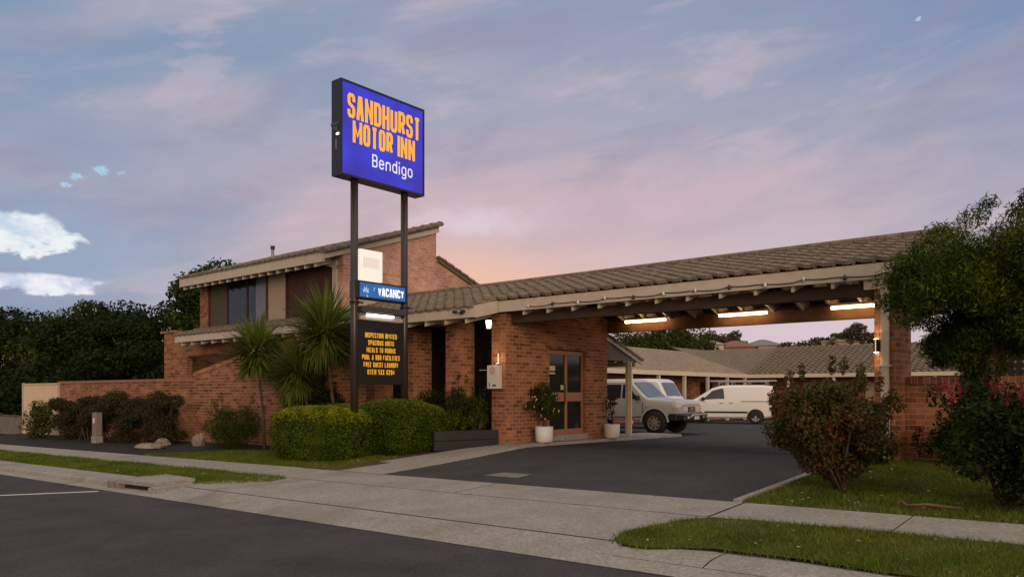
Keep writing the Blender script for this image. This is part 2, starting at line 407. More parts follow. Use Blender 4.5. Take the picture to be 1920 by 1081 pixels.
JOINT = plain('joint_dark', (.05, .042, .036), .9)
WHITEL = plain('road_paint', (.62, .60, .56), .7, var=.15, scale=20)
GRASSM = leafmat('grass_blade', [(.036, .060, .006), (.085, .130, .012), (.15, .19, .022), (.22, .20, .05)], .3)
HEDGEM = leafmat('hedge_leaf', [(.022, .036, .006), (.055, .075, .010), (.12, .135, .012), (.20, .20, .018)], .3)
HEDGEM2 = leafmat('green_hedge_leaf', [(.022, .046, .003), (.058, .10, .006), (.12, .165, .010)], .3)
DKLEAF = leafmat('dark_leaf', [(.006, .011, .002), (.014, .023, .004), (.030, .044, .008)], .2)
TREEL = leafmat('tree_leaf', [(.012, .024, .004), (.028, .048, .007), (.062, .088, .013)], .25)
TREEL2 = leafmat('warm_tree_leaf', [(.018, .028, .005), (.042, .058, .009), (.09, .105, .017)], .25)
FEATH = leafmat('feathery_leaf', [(.014, .028, .003), (.036, .062, .006), (.09, .125, .012), (.16, .185, .022)], .3)
REDLEAF = leafmat('red_tipped_leaf', [(.026, .044, .008), (.055, .066, .014), (.10, .060, .024), (.19, .040, .032)], .25)
BROWNLEAF = leafmat('bronze_leaf', [(.020, .022, .008), (.038, .034, .012), (.070, .038, .016)], .2)
PINKF = leafmat('pink_flower', [(.16, .018, .028), (.30, .035, .055), (.42, .08, .095)], .3)
YUCL = leafmat('sword_leaf', [(.040, .066, .010), (.095, .135, .020), (.20, .23, .05)], .3)
BARK = ground_mat('bark', (.045, .028, .018), (.10, .062, .04), 10, fine=60, bump=1)
BARKP = ground_mat('pale_bark', (.12, .095, .05), (.20, .16, .09), 10, fine=60, bump=1)
WHITEP = plain('white_paint', (.72, .70, .67), .3, spec=.5, coat=.6)
SILVER = plain('white_silver_paint', (.47, .44, .405), .3, spec=.5, coat=.6)
CARGL = plain('car_glass', (.025, .028, .032), .05, spec=.8)
CARGLP = plain('pale_car_glass', (.11, .13, .15), .06, spec=.8)
RUBBER = plain('rubber', (.016, .015, .015), .8)
RIM = plain('rim_alloy', (.42, .38, .32), .35, metal=.5)
PLASTB = plain('black_plastic', (.018, .018, .019), .5)
HEADL = plain('headlight_glass', (.62, .60, .54), .12, spec=.8)
PLATE = plain('plate', (.65, .65, .62), .4)
POTM = plain('white_pot', (.62, .60, .57), .5, var=.05)
ROCKM = ground_mat('rock', (.16, .12, .095), (.30, .235, .19), 6, fine=50, bump=.8)
FENCEC = plain('cream_steel', (.52, .40, .27), .5, var=.06, scale=2)
FENCEG = plain('grey_timber', (.17, .135, .11), .8, var=.25, scale=3)
TUBE = emit('lit_tube', (1.0, .60, .27), 17)
TUBEW = emit('lit_white_tube', (1.0, .93, .85), 5)
LANT = emit('lit_lantern', (1.0, .90, .74), 4)

# ------------------------------------------------------------------ leaf clouds
def mesh_np(name, co, faces_n, k, mat, parent=None, smooth=False):
    """co (n*k,3) with n polygons of k corners each"""
    n = faces_n
    me = bpy.data.meshes.new(name)
    me.vertices.add(n*k); me.vertices.foreach_set('co', co.astype(np.float32).ravel())
    me.loops.add(n*k); me.loops.foreach_set('vertex_index', np.arange(n*k, dtype=np.int32))
    me.polygons.add(n); me.polygons.foreach_set('loop_start', np.arange(0, n*k, k, dtype=np.int32))
    me.polygons.foreach_set('loop_total', np.full(n, k, dtype=np.int32))
    me.update(); me.validate()
    me.materials.append(mat)
    o = bpy.data.objects.new(name, me); COL.objects.link(o)
    if parent is not None: o.parent = parent
    return o
def leaf_cloud(name, mat, parent, blobs, n, size, aspect=.5, seed=0, shell=.55, droop=0., box=False, keep=None):
    rng = np.random.default_rng(seed)
    B = np.array(blobs, float)
    off = np.array(parent.location) if parent is not None else np.zeros(3)
    w = (B[:, 3]*B[:, 4]*B[:, 5])**.667; w /= w.sum()
    idx = rng.choice(len(B), n, p=w)
    d = rng.normal(size=(n, 3))
    if box:                                      # clipped, squared-off shape
        d = rng.uniform(-1, 1, (n, 3)); ax = rng.integers(0, 3, n); d[np.arange(n), ax] = np.sign(d[np.arange(n), ax])
        q_ = 5. if box is True else float(box); d /= ((np.abs(d)**q_).sum(1)**(1/q_))[:, None]
    else: d /= np.linalg.norm(d, axis=1)[:, None]
    r = shell+(1-shell)*rng.random(n)**.6
    r *= 1+rng.normal(size=n)*.05
    if box: r *= 1+.07*np.sin(d[:, 0]*7+d[:, 2]*5+seed)*np.sin(d[:, 1]*6-d[:, 2]*4+seed*2)
    p = B[idx, :3]+d*r[:, None]*B[idx, 3:6]
    if keep is not None:
        ok = keep(p); p = p[ok]; d = d[ok]; n = len(p)
    nrm = d*.8+rng.normal(size=(n, 3))*.7+np.array([0, 0, .35])
    nrm /= np.linalg.norm(nrm, axis=1)[:, None]
    t = rng.normal(size=(n, 3))+np.array([0, 0, -droop])
    t -= nrm*(t*nrm).sum(1)[:, None]; t /= np.linalg.norm(t, axis=1)[:, None]
    b = np.cross(nrm, t)
    s = size*(.6+.8*rng.random(n))[:, None]
    co = np.stack([p-t*s, p+b*s*aspect+nrm*s*.12, p+t*s, p-b*s*aspect+nrm*s*.12], 1).reshape(-1, 3)-off
    return mesh_np(name, co, n, 4, mat, parent)
def crown_blobs(c, r, k, rb, seed, flat=0.):
    rng = random.Random(seed); out = []
    while len(out) < k:
        x, y, z = [rng.uniform(-1, 1) for _ in range(3)]
        q = x*x+y*y+z*z
        if q > 1 or q < .12: continue
        s = rb*rng.uniform(.6, 1.25)
        out.append((c[0]+x*r[0]*.82, c[1]+y*r[1]*.82, c[2]+z*r[2]*.85, s*1.1, s*1.1, s*(.75-flat)))
    return out
def limbs(base, top, crown, r0, seed, n=7):
    """tapered trunk with limbs that reach into the crown blobs"""
    rng = random.Random(seed); m = MB()
    b = Vector(base); t = Vector(top)
    mid = b.lerp(t, .5)+Vector((rng.uniform(-.1, .1), rng.uniform(-.1, .1), 0))*(t-b).length*.5
    m.tube([b-Vector((0, 0, .15)), b.lerp(mid, .25), mid, t], [r0*1.25, r0, r0*.8, r0*.5], 10)
    for q in rng.sample(crown, min(n, len(crown))):
        s = b.lerp(t, rng.uniform(.55, 1.0)); e = Vector(q[:3])
        k = s.lerp(e, .5)+Vector((0, 0, .12*(e-s).length))
        m.tube([s, k, e], [r0*.42, r0*.26, r0*.08], 6)
    return m
def tree(name, label, base, ctr, rad3, nblob, rblob, nleaf, lsize, mat, r0, seed, group=None, cat='tree', bark=None, aspect=.5, droop=0., shell=.45, keep=None):
    t = thing(name, base, label, cat, group)
    bl = crown_blobs(ctr, rad3, nblob, rblob, seed)
    limbs(base, (ctr[0], ctr[1], ctr[2]-rad3[2]*.1), bl, r0, seed).build('trunk', bark or BARK, t, smooth=True)
    leaf_cloud('crown', mat, t, bl, nleaf, lsize, aspect, seed, shell, droop, keep=keep)
    return t

# ------------------------------------------------------------------ ground, road, paths
def grid_sheet(name, us, vs, dz, mat, kind='structure', zf=None, warp=None):
    zf = zf or g; m = MB()
    for v in vs:
        for u in us:
            a, b = (u, v) if warp is None else warp(u, v)
            m.v.append((a, b, zf(a, b)+dz))
    n = len(us)
    for j in range(len(vs)-1):
        for i in range(n-1):
            a = j*n+i; m.f.append((a, a+1, a+n+1, a+n))
    o = m.build(name, mat, smooth=True)
    return tag(o, kind=kind)
def poly_sheet(name, pts, dz, mat, kind='structure'):
    """flat outline on the plane between kerb and building line, triangulated as a grid-free polygon"""
    m = MB(); m.add([(u, v, g(u, v)+dz) for u, v in pts], [tuple(range(len(pts)))])
    return tag(m.build(name, mat), kind=kind)
lsp = lambda a, b, n: [a+(b-a)*i/(n-1) for i in range(n)]
def gr(u, v): return g(u, v)
grid_sheet('ground', lsp(-260, -48, 12)+lsp(-44, 30, 30)+lsp(40, 180, 6), lsp(-60, 5.4, 8)+lsp(5.6, 12.85, 6)+lsp(13.2, 16, 8)+lsp(18, 62, 12)+lsp(66, 165, 14)+[200, 260], -.16, TURF)
def zroad(u, v): return g(u, v)-.075
grid_sheet('road', lsp(-200, -48, 6)+lsp(-46, 30, 39)+lsp(40, 120, 4), lsp(-40, -12, 4)+lsp(-11, 5.45, 8), 0, ASPH, zf=zroad)
def zgut(u, v):
    a = g(u, 5.45)-.071; b = g(u, 6.05)
    return a+(b-a)*(v-5.45)/.6
AP0, AP1 = -12.0, -3.35
def flare(u, v):          # the crossover splays out at the kerb
    t = (v-5.45)/3.05
    k = max(0, 1-t)**2*.55
    c = (AP0+AP1)/2
    return (c+(u-c)*(1+k*.16), v)
def zap(u, v): return zgut(u, v) if v < 6.05 else g(u, v)
# gutter strip in front of the kerbs
grid_sheet('gutter', lsp(-120, -12.2, 30), [5.45, 5.72], 0, KERBM, zf=lambda u, v: g(u, v)-.071)
grid_sheet('gutter', lsp(-3.3, 30, 20), [5.45, 5.69], 0.006, KERBM, zf=zgut)
grid_sheet('driveway_crossover', lsp(AP0, AP1, 16), [5.45, 5.7, 6.035], .002, KERBM, zf=zap, warp=flare)
grid_sheet('driveway_crossover', lsp(AP0, AP1, 16), [6.06, 6.6, 7.1, 7.48], .002, CONC, zf=zap, warp=flare)
tag(MB().add([(AP0-.25, 6.03, zap(AP0, 6.05)-.006), (AP1+.2, 6.03, zap(AP1, 6.05)-.006), (AP1+.2, 6.065, zap(AP1, 6.05)-.006), (AP0-.25, 6.065, zap(AP0, 6.05)-.006)], [(0, 1, 2, 3)]).build('driveway_joint', JOINT), kind='structure')
# footpath slabs along the street (each slab a bay with an open joint)
def slabs(name, u0, u1, v0, v1, step, mat, dz=0.0):
    m = MB(); u = u0; j = .006
    while u < u1-.05:
        e = min(u+step, u1)
        b = len(m.v)
        for (a, c) in ((u+j, v0), (e-j, v0), (e-j, v1), (u+j, v1)): m.v.append((a, c, g(a, c)+dz))
        m.f.append((b, b+1, b+2, b+3)); u = e
    return tag(m.build(name, mat), kind='structure')
slabs('footpath', -48, -11.6, 7.50, 8.50, 2.4, CONC)
slabs('footpath', -3.55, 30, 7.50, 8.45, 1.75, CONC, .001)
m = MB(); m.add([(u, v, g(u, v)-.012) for u, v in ((-48, 7.5), (30, 7.5), (30, 8.45), (-48, 8.45))], [(0, 1, 2, 3)])
tag(m.build('footpath_joint', JOINT), kind='structure')
# crossover upper bays with a long diagonal-looking joint along the drive
tag(MB().add([(u, v, g(u, v)-.02) for u, v in ((-13, 6.04), (-2.3, 6.04), (-2.3, 8.62), (-13, 8.62))], [(0, 1, 2, 3)]).build('driveway_crossover', CONC), kind='structure')
m = MB()
for (a, b_, c, d) in ((-11.58, -7.32, 7.50, 8.44), (-7.30, -3.57, 7.50, 8.44)):
    m.add([(a, c, g(a, c)+.002), (b_, c, g(b_, c)+.002), (b_, d, g(b_, d)+.002), (a, d, g(a, d)+.002)], [(0, 1, 2, 3)])
tag(m.build('driveway_crossover', CONC), kind='structure')
# driveway asphalt into the court
def dl(v): return -9.95-.60*smoothstep(8.4, 15.5, v)
def dr(v): return -3.72 if v < 13.8 else -3.72+min(26, (v-13.8)*2.2)
dv = lsp(8.44, 12.85, 8)+lsp(13.2, 20, 12)+lsp(22, 52, 14)
m = MB(); nn = 22
for v in dv:
    a = dl(v) if v < 19.2 else -10.6-min(8, (v-19.2)*3)
    for t in lsp(0, 1, nn):
        u = a+(dr(v)-a)*t; m.v.append((u, v, g(u, v)-.004))
for j in range(len(dv)-1):
    for i in range(nn-1):
        a = j*nn+i; m.f.append((a, a+1, a+nn+1, a+nn))
tag(m.build('driveway', ASPHD, smooth=True), kind='structure')
m = MB(); m.add([(u, v, g(u, v)+.0015) for u, v in ((-8.12, 9.02), (-7.42, 9.02), (-7.46, 9.42), (-8.05, 9.42))], [(0, 1, 2, 3)])
o = m.build('manhole_cover', plain('cover_concrete', (.17, .15, .13), .85, var=.15)); tag(o, 'flat square pale cover set into the driveway asphalt near the street', 'cover')
# concrete path along the office wall, a low step above the drive
m = MB(); pv = lsp(8.445, 12.85, 6)+lsp(13.1, 20.4, 14); b0 = 0
for v in pv:
    e = dl(v)+.02; i = -11.25-.25*smoothstep(12.9, 8.6, v) if v < 12.85 else (-10.9 if v < 16.9 else -11.8)
    r = .006+.06*smoothstep(9, 14, v)
    m.v += [(i, v, g(i, v)+r), (e, v, g(e, v)+r), (e+.03, v, g(e, v)+r-.10)]
for j in range(len(pv)-1):
    for k in range(2):
        a = j*3+k; m.f.append((a, a+1, a+4, a+3))
tag(m.build('footpath', CONC), kind='structure')
# right garden edging along the drive
m = MB(); m.prism([(-3.72, 0), (-3.60, 0), (-3.60, .06), (-3.70, .06)], 1, 8.46, 12.8)
m.v = [(x, y, z+g(x, y)-.03) for x, y, z in m.v]
tag(m.build('kerb', KERBM), kind='structure')
# kerbs (real step)
def kerb(name, u0, u1, v0, v1, h, label=None):
    m = MB(); us = lsp(u0, u1, max(2, int((u1-u0)/1.8)))
    for a, b_ in zip(us[:-1], us[1:]):
        prof = [(v0, -.14), (v0+.05, h-.02), (v0+.09, h), (v1, h), (v1, -.14)]
        vs = [(a+.006, p, g(a, p)+q) for p, q in prof]+[(b_-.006, p, g(b_, p)+q) for p, q in prof]
        n = 5; fs = [tuple(range(n)), tuple(range(2*n-1, n-1, -1))]+[(i, i+n, (i+1) % n+n, (i+1) % n) for i in range(n)]
        m.add(vs, fs)
    return tag(m.build(name, KERBM), kind='structure')
kerb('kerb', -120, -13.95, 5.72, 6.30, .012)
def zkr(u, v):
    h = smoothstep(-3.5, -2.6, u); b_ = zgut(u, min(v, 6.05))
    return b_+(g(u, v)-.012-b_)*h*smoothstep(5.72, 5.90, v)-.02*smoothstep(6.12, 6.25, v)
grid_sheet('kerb', [-3.62, -3.4, -3.1, -2.76], [5.70, 5.76, 5.82, 5.88, 5.96, 6.04, 6.25], .006, KERBM, zf=zkr)
for a in range(18): grid_sheet('kerb', lsp(-2.745+1.8*a, -.96+1.8*a, 5), [5.70, 5.76, 5.82, 5.88, 5.96, 6.04, 6.25], .006, KERBM, zf=zkr)
grid_sheet('gutter', lsp(-13.6, -2, 20), [5.45, 5.7, 6.05], -.012, KERBM, zf=zgut)
# line marking: bay line on the road
m = MB(); m.add([(u, v, zroad(u, v)+.004) for u, v in ((-13.50, 5.36), (-13.42, 5.30), (-14.6, 4.0), (-15.6, 2.9), (-15.68, 2.96), (-14.68, 4.06))], [(0, 1, 2, 3, 4, 5)])
tag(m.build('road_marking', WHITEL), kind='structure')
# verges, lawns, bed
def nose(u0, u1, v0, v1, n=8):
    """verge strip with a rounded right end"""
    pts = [(u0, v0), (u1-.6, v0)]
    pts += [(u1-.6+.75*math.sin(t), v0+(v1-v0)*(.5-.5*math.cos(t))) for t in lsp(0.25, math.pi-.25, n)]
    return pts+[(u1-.7, v1), (u0, v1)]
VL = [(-48, 6.30), (-12.4, 6.30), (-11.95, 6.32), (-11.45, 6.6), (-11.0, 7.05), (-11.15, 7.42), (-11.6, 7.50), (-48, 7.5)]
VR = [(-3.84, 6.10), (-3.66, 5.93), (-3.4, 5.92), (-2.9, 6.16), (-2.1, 6.18), (-1.5, 6.08), (30, 6.10), (30, 7.5), (-3.1, 7.5), (-3.5, 7.42), (-3.70, 7.15), (-3.82, 6.7), (-3.90, 6.4)]
LAWNL = [(-18.8, 8.505), (-11.6, 8.505), (-11.45, 9.2), (-11.5, 10.2), (-13.5, 10.9), (-17.0, 10.1)]
GARR = [(-3.6, 8.46), (30, 8.46), (30, 12.84), (-3.6, 12.84)]
poly_sheet('verge', VL, .0, TURF); poly_sheet('verge', VR, .012, TURF)
poly_sheet('lawn', LAWNL, .004, TURF); poly_sheet('lawn', GARR, .0, TURF)
poly_sheet('mulch_bed', [(-36, 8.52), (-18.8, 8.52), (-17.0, 10.1), (-13.5, 10.9), (-13.3, 12.8), (-36, 12.8)], .006, MULCH)
poly_sheet('soil_bed', [(-13.6, 8.9), (-12.2, 8.47), (-11.1, 8.47), (-11.05, 10.2), (-11.2, 12.8), (-13.6, 12.8)], .010, SOIL)
def grass(name, pts, n, h, seed, mat=GRASSM, near=None):
    rng = np.random.default_rng(seed)
    P = np.array(pts); lo = P.min(0); hi = P.max(0)
    lo = np.maximum(lo, [-34, -5]); hi = np.minimum(hi, [4.5, 13])
    q = lo+(hi-lo)*rng.random((n*3, 2))
    ins = np.zeros(len(q), bool); j = len(P)-1
    for i in range(len(P)):
        a, b_ = P[i], P[j]
        c = ((a[1] > q[:, 1]) != (b_[1] > q[:, 1])) & (q[:, 0] < (b_[0]-a[0])*(q[:, 1]-a[1])/(b_[1]-a[1]+1e-12)+a[0])
        ins ^= c; j = i
    q = q[ins]
    # patchy: thin out in bare spots
    pat = np.sin(q[:, 0]*2.1+np.sin(q[:, 1]*3.3)*1.4)*np.sin(q[:, 1]*2.7+np.sin(q[:, 0]*1.7)*1.2)
    q = q[rng.random(len(q)) < .62+.45*pat][:n]
    q = q+rng.normal(size=q.shape)*.028
    k = len(q)
    z = np.array([g(u, v) for u, v in q])
    a = rng.random(k)*6.283; l = h*(.45+.9*rng.random(k)); w = .0035+.004*rng.random(k)
    lean = np.stack([np.cos(a), np.sin(a)], 1)*(l*(.3+.8*rng.random(k)))[:, None]
    b2 = rng.random(k)*6.283; s = np.stack([np.cos(b2), np.sin(b2)], 1)*w[:, None]
    co = np.zeros((k, 3, 3))
    co[:, 0, :2] = q-s; co[:, 1, :2] = q+s; co[:, 0, 2] = co[:, 1, 2] = z-.004
    co[:, 2, :2] = q+lean; co[:, 2, 2] = z+l
    return tag(mesh_np(name, co.reshape(-1, 3), k, 3, mat), kind='stuff')
grass('grass', VR, 60000, .045, 1); grass('grass', VL, 60000, .05, 2)
grass('grass', GARR, 80000, .045, 3); grass('grass', LAWNL, 30000, .045, 4)
def litter(name, pts, n, size, seed, mat, dz=.02):
    rng = random.Random(seed); m = MB(); c = 0
    us = [p[0] for p in pts]; vs = [p[1] for p in pts]
    def inside(u, v):
        r = False; j = len(pts)-1
        for i in range(len(pts)):
            a, b_ = pts[i], pts[j]
            if (a[1] > v) != (b_[1] > v) and u < (b_[0]-a[0])*(v-a[1])/(b_[1]-a[1])+a[0]: r = not r
            j = i
        return r
    while c < n:
        u = rng.uniform(max(min(us), -30), min(max(us), 4)); v = rng.uniform(min(vs), max(vs))
        if not inside(u, v): continue
        c += 1; a = rng.uniform(0, 6.28); s = size*rng.uniform(.5, 1.5); z = g(u, v)+dz*rng.uniform(.5, 1.4)
        du, dv_ = math.cos(a)*s, math.sin(a)*s
        m.add([(u-du, v-dv_, z), (u+dv_*.35, v-du*.35, z+s*.35), (u+du, v+dv_, z+s*.2), (u-dv_*.35, v+du*.35, z+s*.1)], [(0, 1, 2, 3)])
    return tag(m.build(name, mat), kind='stuff')
LITP = plain('pale_litter', (.42, .36, .30), .8); LITB = plain('brown_litter', (.22, .12, .06), .8)
litter('fallen_leaves', VR, 150, .022, 5, LITP); litter('fallen_leaves', GARR, 320, .024, 6, LITP, .03); litter('fallen_leaves', GARR, 200, .028, 7, LITB)
litter('fallen_leaves', VL, 160, .026, 8, LITP); litter('fallen_leaves', LAWNL, 50, .03, 9, LITB)
litter('fallen_leaves', [(-12.6, 8.75), (-11.4, 8.75), (-11.4, 10.6), (-12.2, 10.2)], 90, .03, 10, LITB, .03)
litter('fallen_leaves', [(-10.75, 14.3), (-10.4, 14.3), (-10.45, 16.3), (-10.8, 16.3)], 26, .035, 11, LITB, .10)

# stormwater inlet in the left kerb
t = thing('stormwater_inlet', (-12.9, 6.0, g(-12.9, 6)), 'concrete side entry pit lid with dark slot at the end of the left kerb', 'drain')
zz = lambda u, v: g(u, v)
def slab_part(name, pts, z0, z1, mat):
    m = MB(); n = len(pts)
    m.add([(u, v, g(u, v)+z0) for u, v in pts]+[(u, v, g(u, v)+z1) for u, v in pts],
          [tuple(range(n-1, -1, -1)), tuple(range(n, 2*n))]+[(i, (i+1) % n, (i+1) % n+n, i+n) for i in range(n)])
    return m.build(name, mat, t)
slab_part('lid', [(-13.45, 5.66), (-12.25, 5.70), (-12.2, 6.36), (-13.35, 6.42)], .02, .085, KERBM)
slab_part('slot', [(-13.3, 5.70), (-12.42, 5.73), (-12.42, 5.9), (-13.3, 5.9)], -.13, .019, plain('drain_dark', (.012, .010, .009), .9))
slab_part('lintel', [(-13.92, 5.66), (-13.5, 5.64), (-13.4, 6.34), (-13.92, 6.34)], -.12, .04, ROCKM)
slab_part('apron', [(-12.24, 5.60), (-11.98, 5.62), (-11.95, 6.22), (-12.2, 6.28)], -.12, .03, KERBM)

# ------------------------------------------------------------------ motel building
bld = thing('motel_building', (-12.5, 14.5, 0), 'two storey brown brick motel with tiled roof running out over the drive-through carport', 'building')
SL = .305
def roofz(v): return 3.05+SL*(v-12.0) if v <= 15.1 else 3.05+SL*3.1-SL*(v-15.1)
def tile_roof(m, O, U, L, S, T, tw=.30, th=.33, wave=.026, step=.030, ns=9, seed=0):
    """courses of profiled tiles: O origin, U unit along the eave, S unit up the slope"""
    rng = random.Random(seed)
    O, U, S = Vector(O), Vector(U).normalized(), Vector(S).normalized(); N = U.cross(S).normalized()
    if N.z < 0: N = -N
    nt_ = max(1, int(round(L/tw))); nc = max(1, int(round(T/th))); tw = L/nt_; th = T/nc
    cols = nt_*ns
    for c in range(nc):
        sh = 0
        b = len(m.v); jit = [rng.uniform(-.004, .004) for _ in range(nt_+2)]
        for r in (0, 1):
            for i in range(cols+1):
                ph = 2*math.pi*(i+sh)/ns
                q = ((i+sh) % ns)/ns; h = wave*(-1.9 if q == 0 else 1.25 if q < .22 else .8 if q < .34 else .15 if q < .6 else .0 if q < .85 else .35)
                d = jit[int((i+sh)//ns) % (nt_+1)]
                lip = (-.028*abs(math.sin(ph/2))+.012) if r == 0 else 0
                t = c*th+(lip-.02 if r == 0 else th)
                p = O+U*(L*i/cols)+S*t+N*(h+(step if r == 0 else 0)+d)
                m.v.append(tuple(p))
        for i in range(cols+1):                       # small riser under the course edge
            q = Vector(m.v[b+i]); m.v.append(tuple(q-N*(step+.03)))
        n = cols+1
        for i in range(cols):
            m.f.append((b+i, b+i+1, b+n+i+1, b+n+i)); m.f.append((b+2*n+i, b+2*n+i+1, b+i+1, b+i))
    return m
su = Vector((0, 1, SL)).normalized(); sdn = Vector((0, -1, SL)).normalized()
slen = lambda dv_: dv_*math.sqrt(1+SL*SL)
RE = -2.66                                  # right end of the carport roof
m = MB()
tile_roof(m, (-11.06, 12.72, roofz(12.72)), (1, 0, 0), RE+11.06, su, slen(15.1-12.72), seed=1)
tile_roof(m, (-16.85, 11.97, roofz(11.97)), (1, 0, 0), -11.06+16.85, su, slen(15.1-11.97), seed=2)
tile_roof(m, (RE, 17.55, roofz(17.55)), (-1, 0, 0), RE+16.85, sdn, slen(17.55-15.1), seed=3)
tile_roof(m, (-24.4, 11.97, roofz(11.97)), (1, 0, 0), -16.85+24.4, su, slen(13.02-11.97), seed=4)
roof = m.build('roof', TILE, bld)
m = MB()
x = -16.8
while x < RE:
    e = min(x+.42, RE+.02)
    pr = [(15.1+.13*math.cos(t), roofz(15.1)+.012+.085*math.sin(t)) for t in lsp(-.35, math.pi+.35, 9)]
    m.prism(pr, 0, x, e-.012); x = e
m.build('ridge_cap', TILE, roof)
# ceiling boards under the tiles
m = MB()
for a, b_, v0, v1 in ((-11.0, RE-.04, 12.79, 15.1), (-24.3, -11.08, 12.06, 12.98), (-16.8, -11.0, 12.98, 15.1)):
    m.prism([(v0, roofz(v0)-.09), (v1, roofz(v1)-.09), (v1, roofz(v1)-.045), (v0, roofz(v0)-.045)], 0, a, b_)
m.prism([(15.1, roofz(15.1)-.09), (17.5, roofz(17.5)-.09), (17.5, roofz(17.5)-.045), (15.1, roofz(15.1)-.045)], 0, -16.8, RE-.04)
m.build('soffit', DKTIMB, bld)
# fascias
FA = [( -24.3, -11.06, 12.0, 2.81, 3.045), (-11.0, RE, 12.75, 2.97, 3.225)]
m = MB(); m.box(-24.3, -11.03, 11.97, 12.01, 2.81, 3.045); m.box(-24.32, -24.28, 12.012, 13.0, 2.82, 3.05)
fm = m.build('fascia', CREAM, bld, bevel=.004)
m = MB(); m.box(-11.02, RE, 12.73, 12.77, 2.97, 3.215); m.build('fascia', CREAM, bld, bevel=.004)
m = MB(); m.prism([(12.013, 2.80), (12.75, 2.965), (12.75, 3.235), (12.013, 3.055)], 0, -11.075, -11.035); m.build('bargeboard', CREAM, bld)
m = MB(); m.prism([(12.70, roofz(12.70)-.20), (15.1, roofz(15.1)-.20), (17.5, roofz(17.5)-.20), (17.5, roofz(17.5)+.02), (15.1, roofz(15.1)+.03), (12.70, roofz(12.70)+.02)], 0, RE+.01, RE+.05); m.build('bargeboard', CREAM, bld)
m = MB(); m.box(-16.8, RE, 17.52, 17.56, 2.98, roofz(17.55)+.01); m.build('fascia', CREAM, bld)
# rafters
def rafter(x, va, vb, dz, mat, w=.045, h=.16, par=None):
    m = MB(); z = lambda v: roofz(v)-.10
    m.prism([(va, z(va)-h-dz), (vb, z(vb)-h-dz), (vb, z(vb)), (va, z(va))], 0, x-w/2, x+w/2)
    return m.build('rafter', mat, par or bld)
for k in range(12):
    x = -10.35+.644*k
    if x > RE-.1: break
    m = MB(); h = .30
    m.prism([(12.79, 2.875), (15.1, 2.875+SL*2.31), (17.45, 2.875), (17.45, roofz(17.45)-.095), (15.1, roofz(15.1)-.095), (12.79, roofz(12.79)-.095)], 0, x-.025, x+.025)
    m.build('rafter', CREAM, bld)
for k in range(21):
    x = -23.95+.63*k
    if x > -11.2: break
    m = MB(); m.prism([(12.03, 2.70), (12.95, 2.92), (12.95, roofz(12.95)-.1), (12.03, roofz(12.03)-.1)], 0, x-.025, x+.025)
    m.build('rafter', CREAM, bld)
# carport beams
m = MB(); m.box(-10.88, -3.00, 13.02, 13.16, 2.74, 2.955); m.build('beam', DKTIMB, bld, bevel=.006)
m = MB(); m.box(-12.0, -3.0, 17.02, 17.16, 2.755, 3.06); m.build('beam', TIMB, bld, bevel=.006)
# office walls
OW = -10.9
m = MB()
m.box(-11.32, OW, 12.85, 13.05, -.3, 2.965)                                # street end of the office wall
m.prism([(13.052, -.3), (14.45, -.3), (14.45, 3.40), (13.052, roofz(13.05)-.35)], 0, OW-.22, OW)
m.prism([(14.452, 2.24), (15.968, 2.24), (15.968, roofz(15.968)-.34), (15.1, roofz(15.1)-.34), (14.452, roofz(14.452)-.34)], 0, OW-.22, OW)
m.prism([(15.97, -.3), (16.97, -.3), (16.97, roofz(16.97)-.34), (15.97, roofz(15.97)-.34)], 0, OW-.22, OW)
m.box(-16.8, OW-.222, 16.77, 16.968, -.3, 2.9)
m.build('wall', BR, bld)
m = MB(); m.box(-11.35, -11.05, 13.06, 13.9, -.3, 2.9); m.build('wall', DKTIMB, bld)
# pillars at the street front
def pillar(u0, u1, v0, v1, z1):
    return MB().box(u0, u1, v0, v1, -.4, z1).build('pillar', BR, bld, bevel=.004)
pillar(-12.78, -12.42, 12.85, 13.47, 2.86); pillar(-14.15, -13.89, 12.85, 13.47, 2.86); pillar(-15.7, -15.35, 12.85, 13.47, 2.86)
rp = pillar(-3.30, -2.93, 12.87, 13.59, 2.85)
MB().box(-3.44, -2.90, 12.80, 12.862, 2.82, 2.965).build('capping_board', CREAM, bld, bevel=.004)
MB().box(-3.19, -3.07, 12.795, 12.862, .09, 2.815).build('downpipe', CREAML, bld, bevel=.008)
for z in (.32, 1.60):
    MB().box(-3.22, -3.04, 12.785, 12.866, z, z+.025).build('pipe_bracket', CREAML, bld)
# recessed dark front between the pillars
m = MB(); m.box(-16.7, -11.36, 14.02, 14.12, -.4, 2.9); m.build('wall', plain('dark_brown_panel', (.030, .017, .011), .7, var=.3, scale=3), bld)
for a, b_ in ((-13.86, -12.82), (-12.38, -11.4)):
    d = MB().box(a, b_, 13.92, 13.97, -.1, 2.25)
    d = d.build('door', plain('dark_stained_door', (.055, .024, .014), .45, spec=.5, var=.25), bld, bevel=.005)
    MB().box(a+.14, b_-.14, 13.905, 13.918, .25, 2.1).build('glass', GLASSD, d)
    MB().tube([(a+.07, 13.905, 1.15), (a+.07, 13.84, 1.16), (a+.07, 13.84, 1.42), (a+.07, 13.905, 1.43)], .012, 6).build('handle', plain('brass_handle', (.35, .22, .10), .35, metal=.8), d, smooth=True)
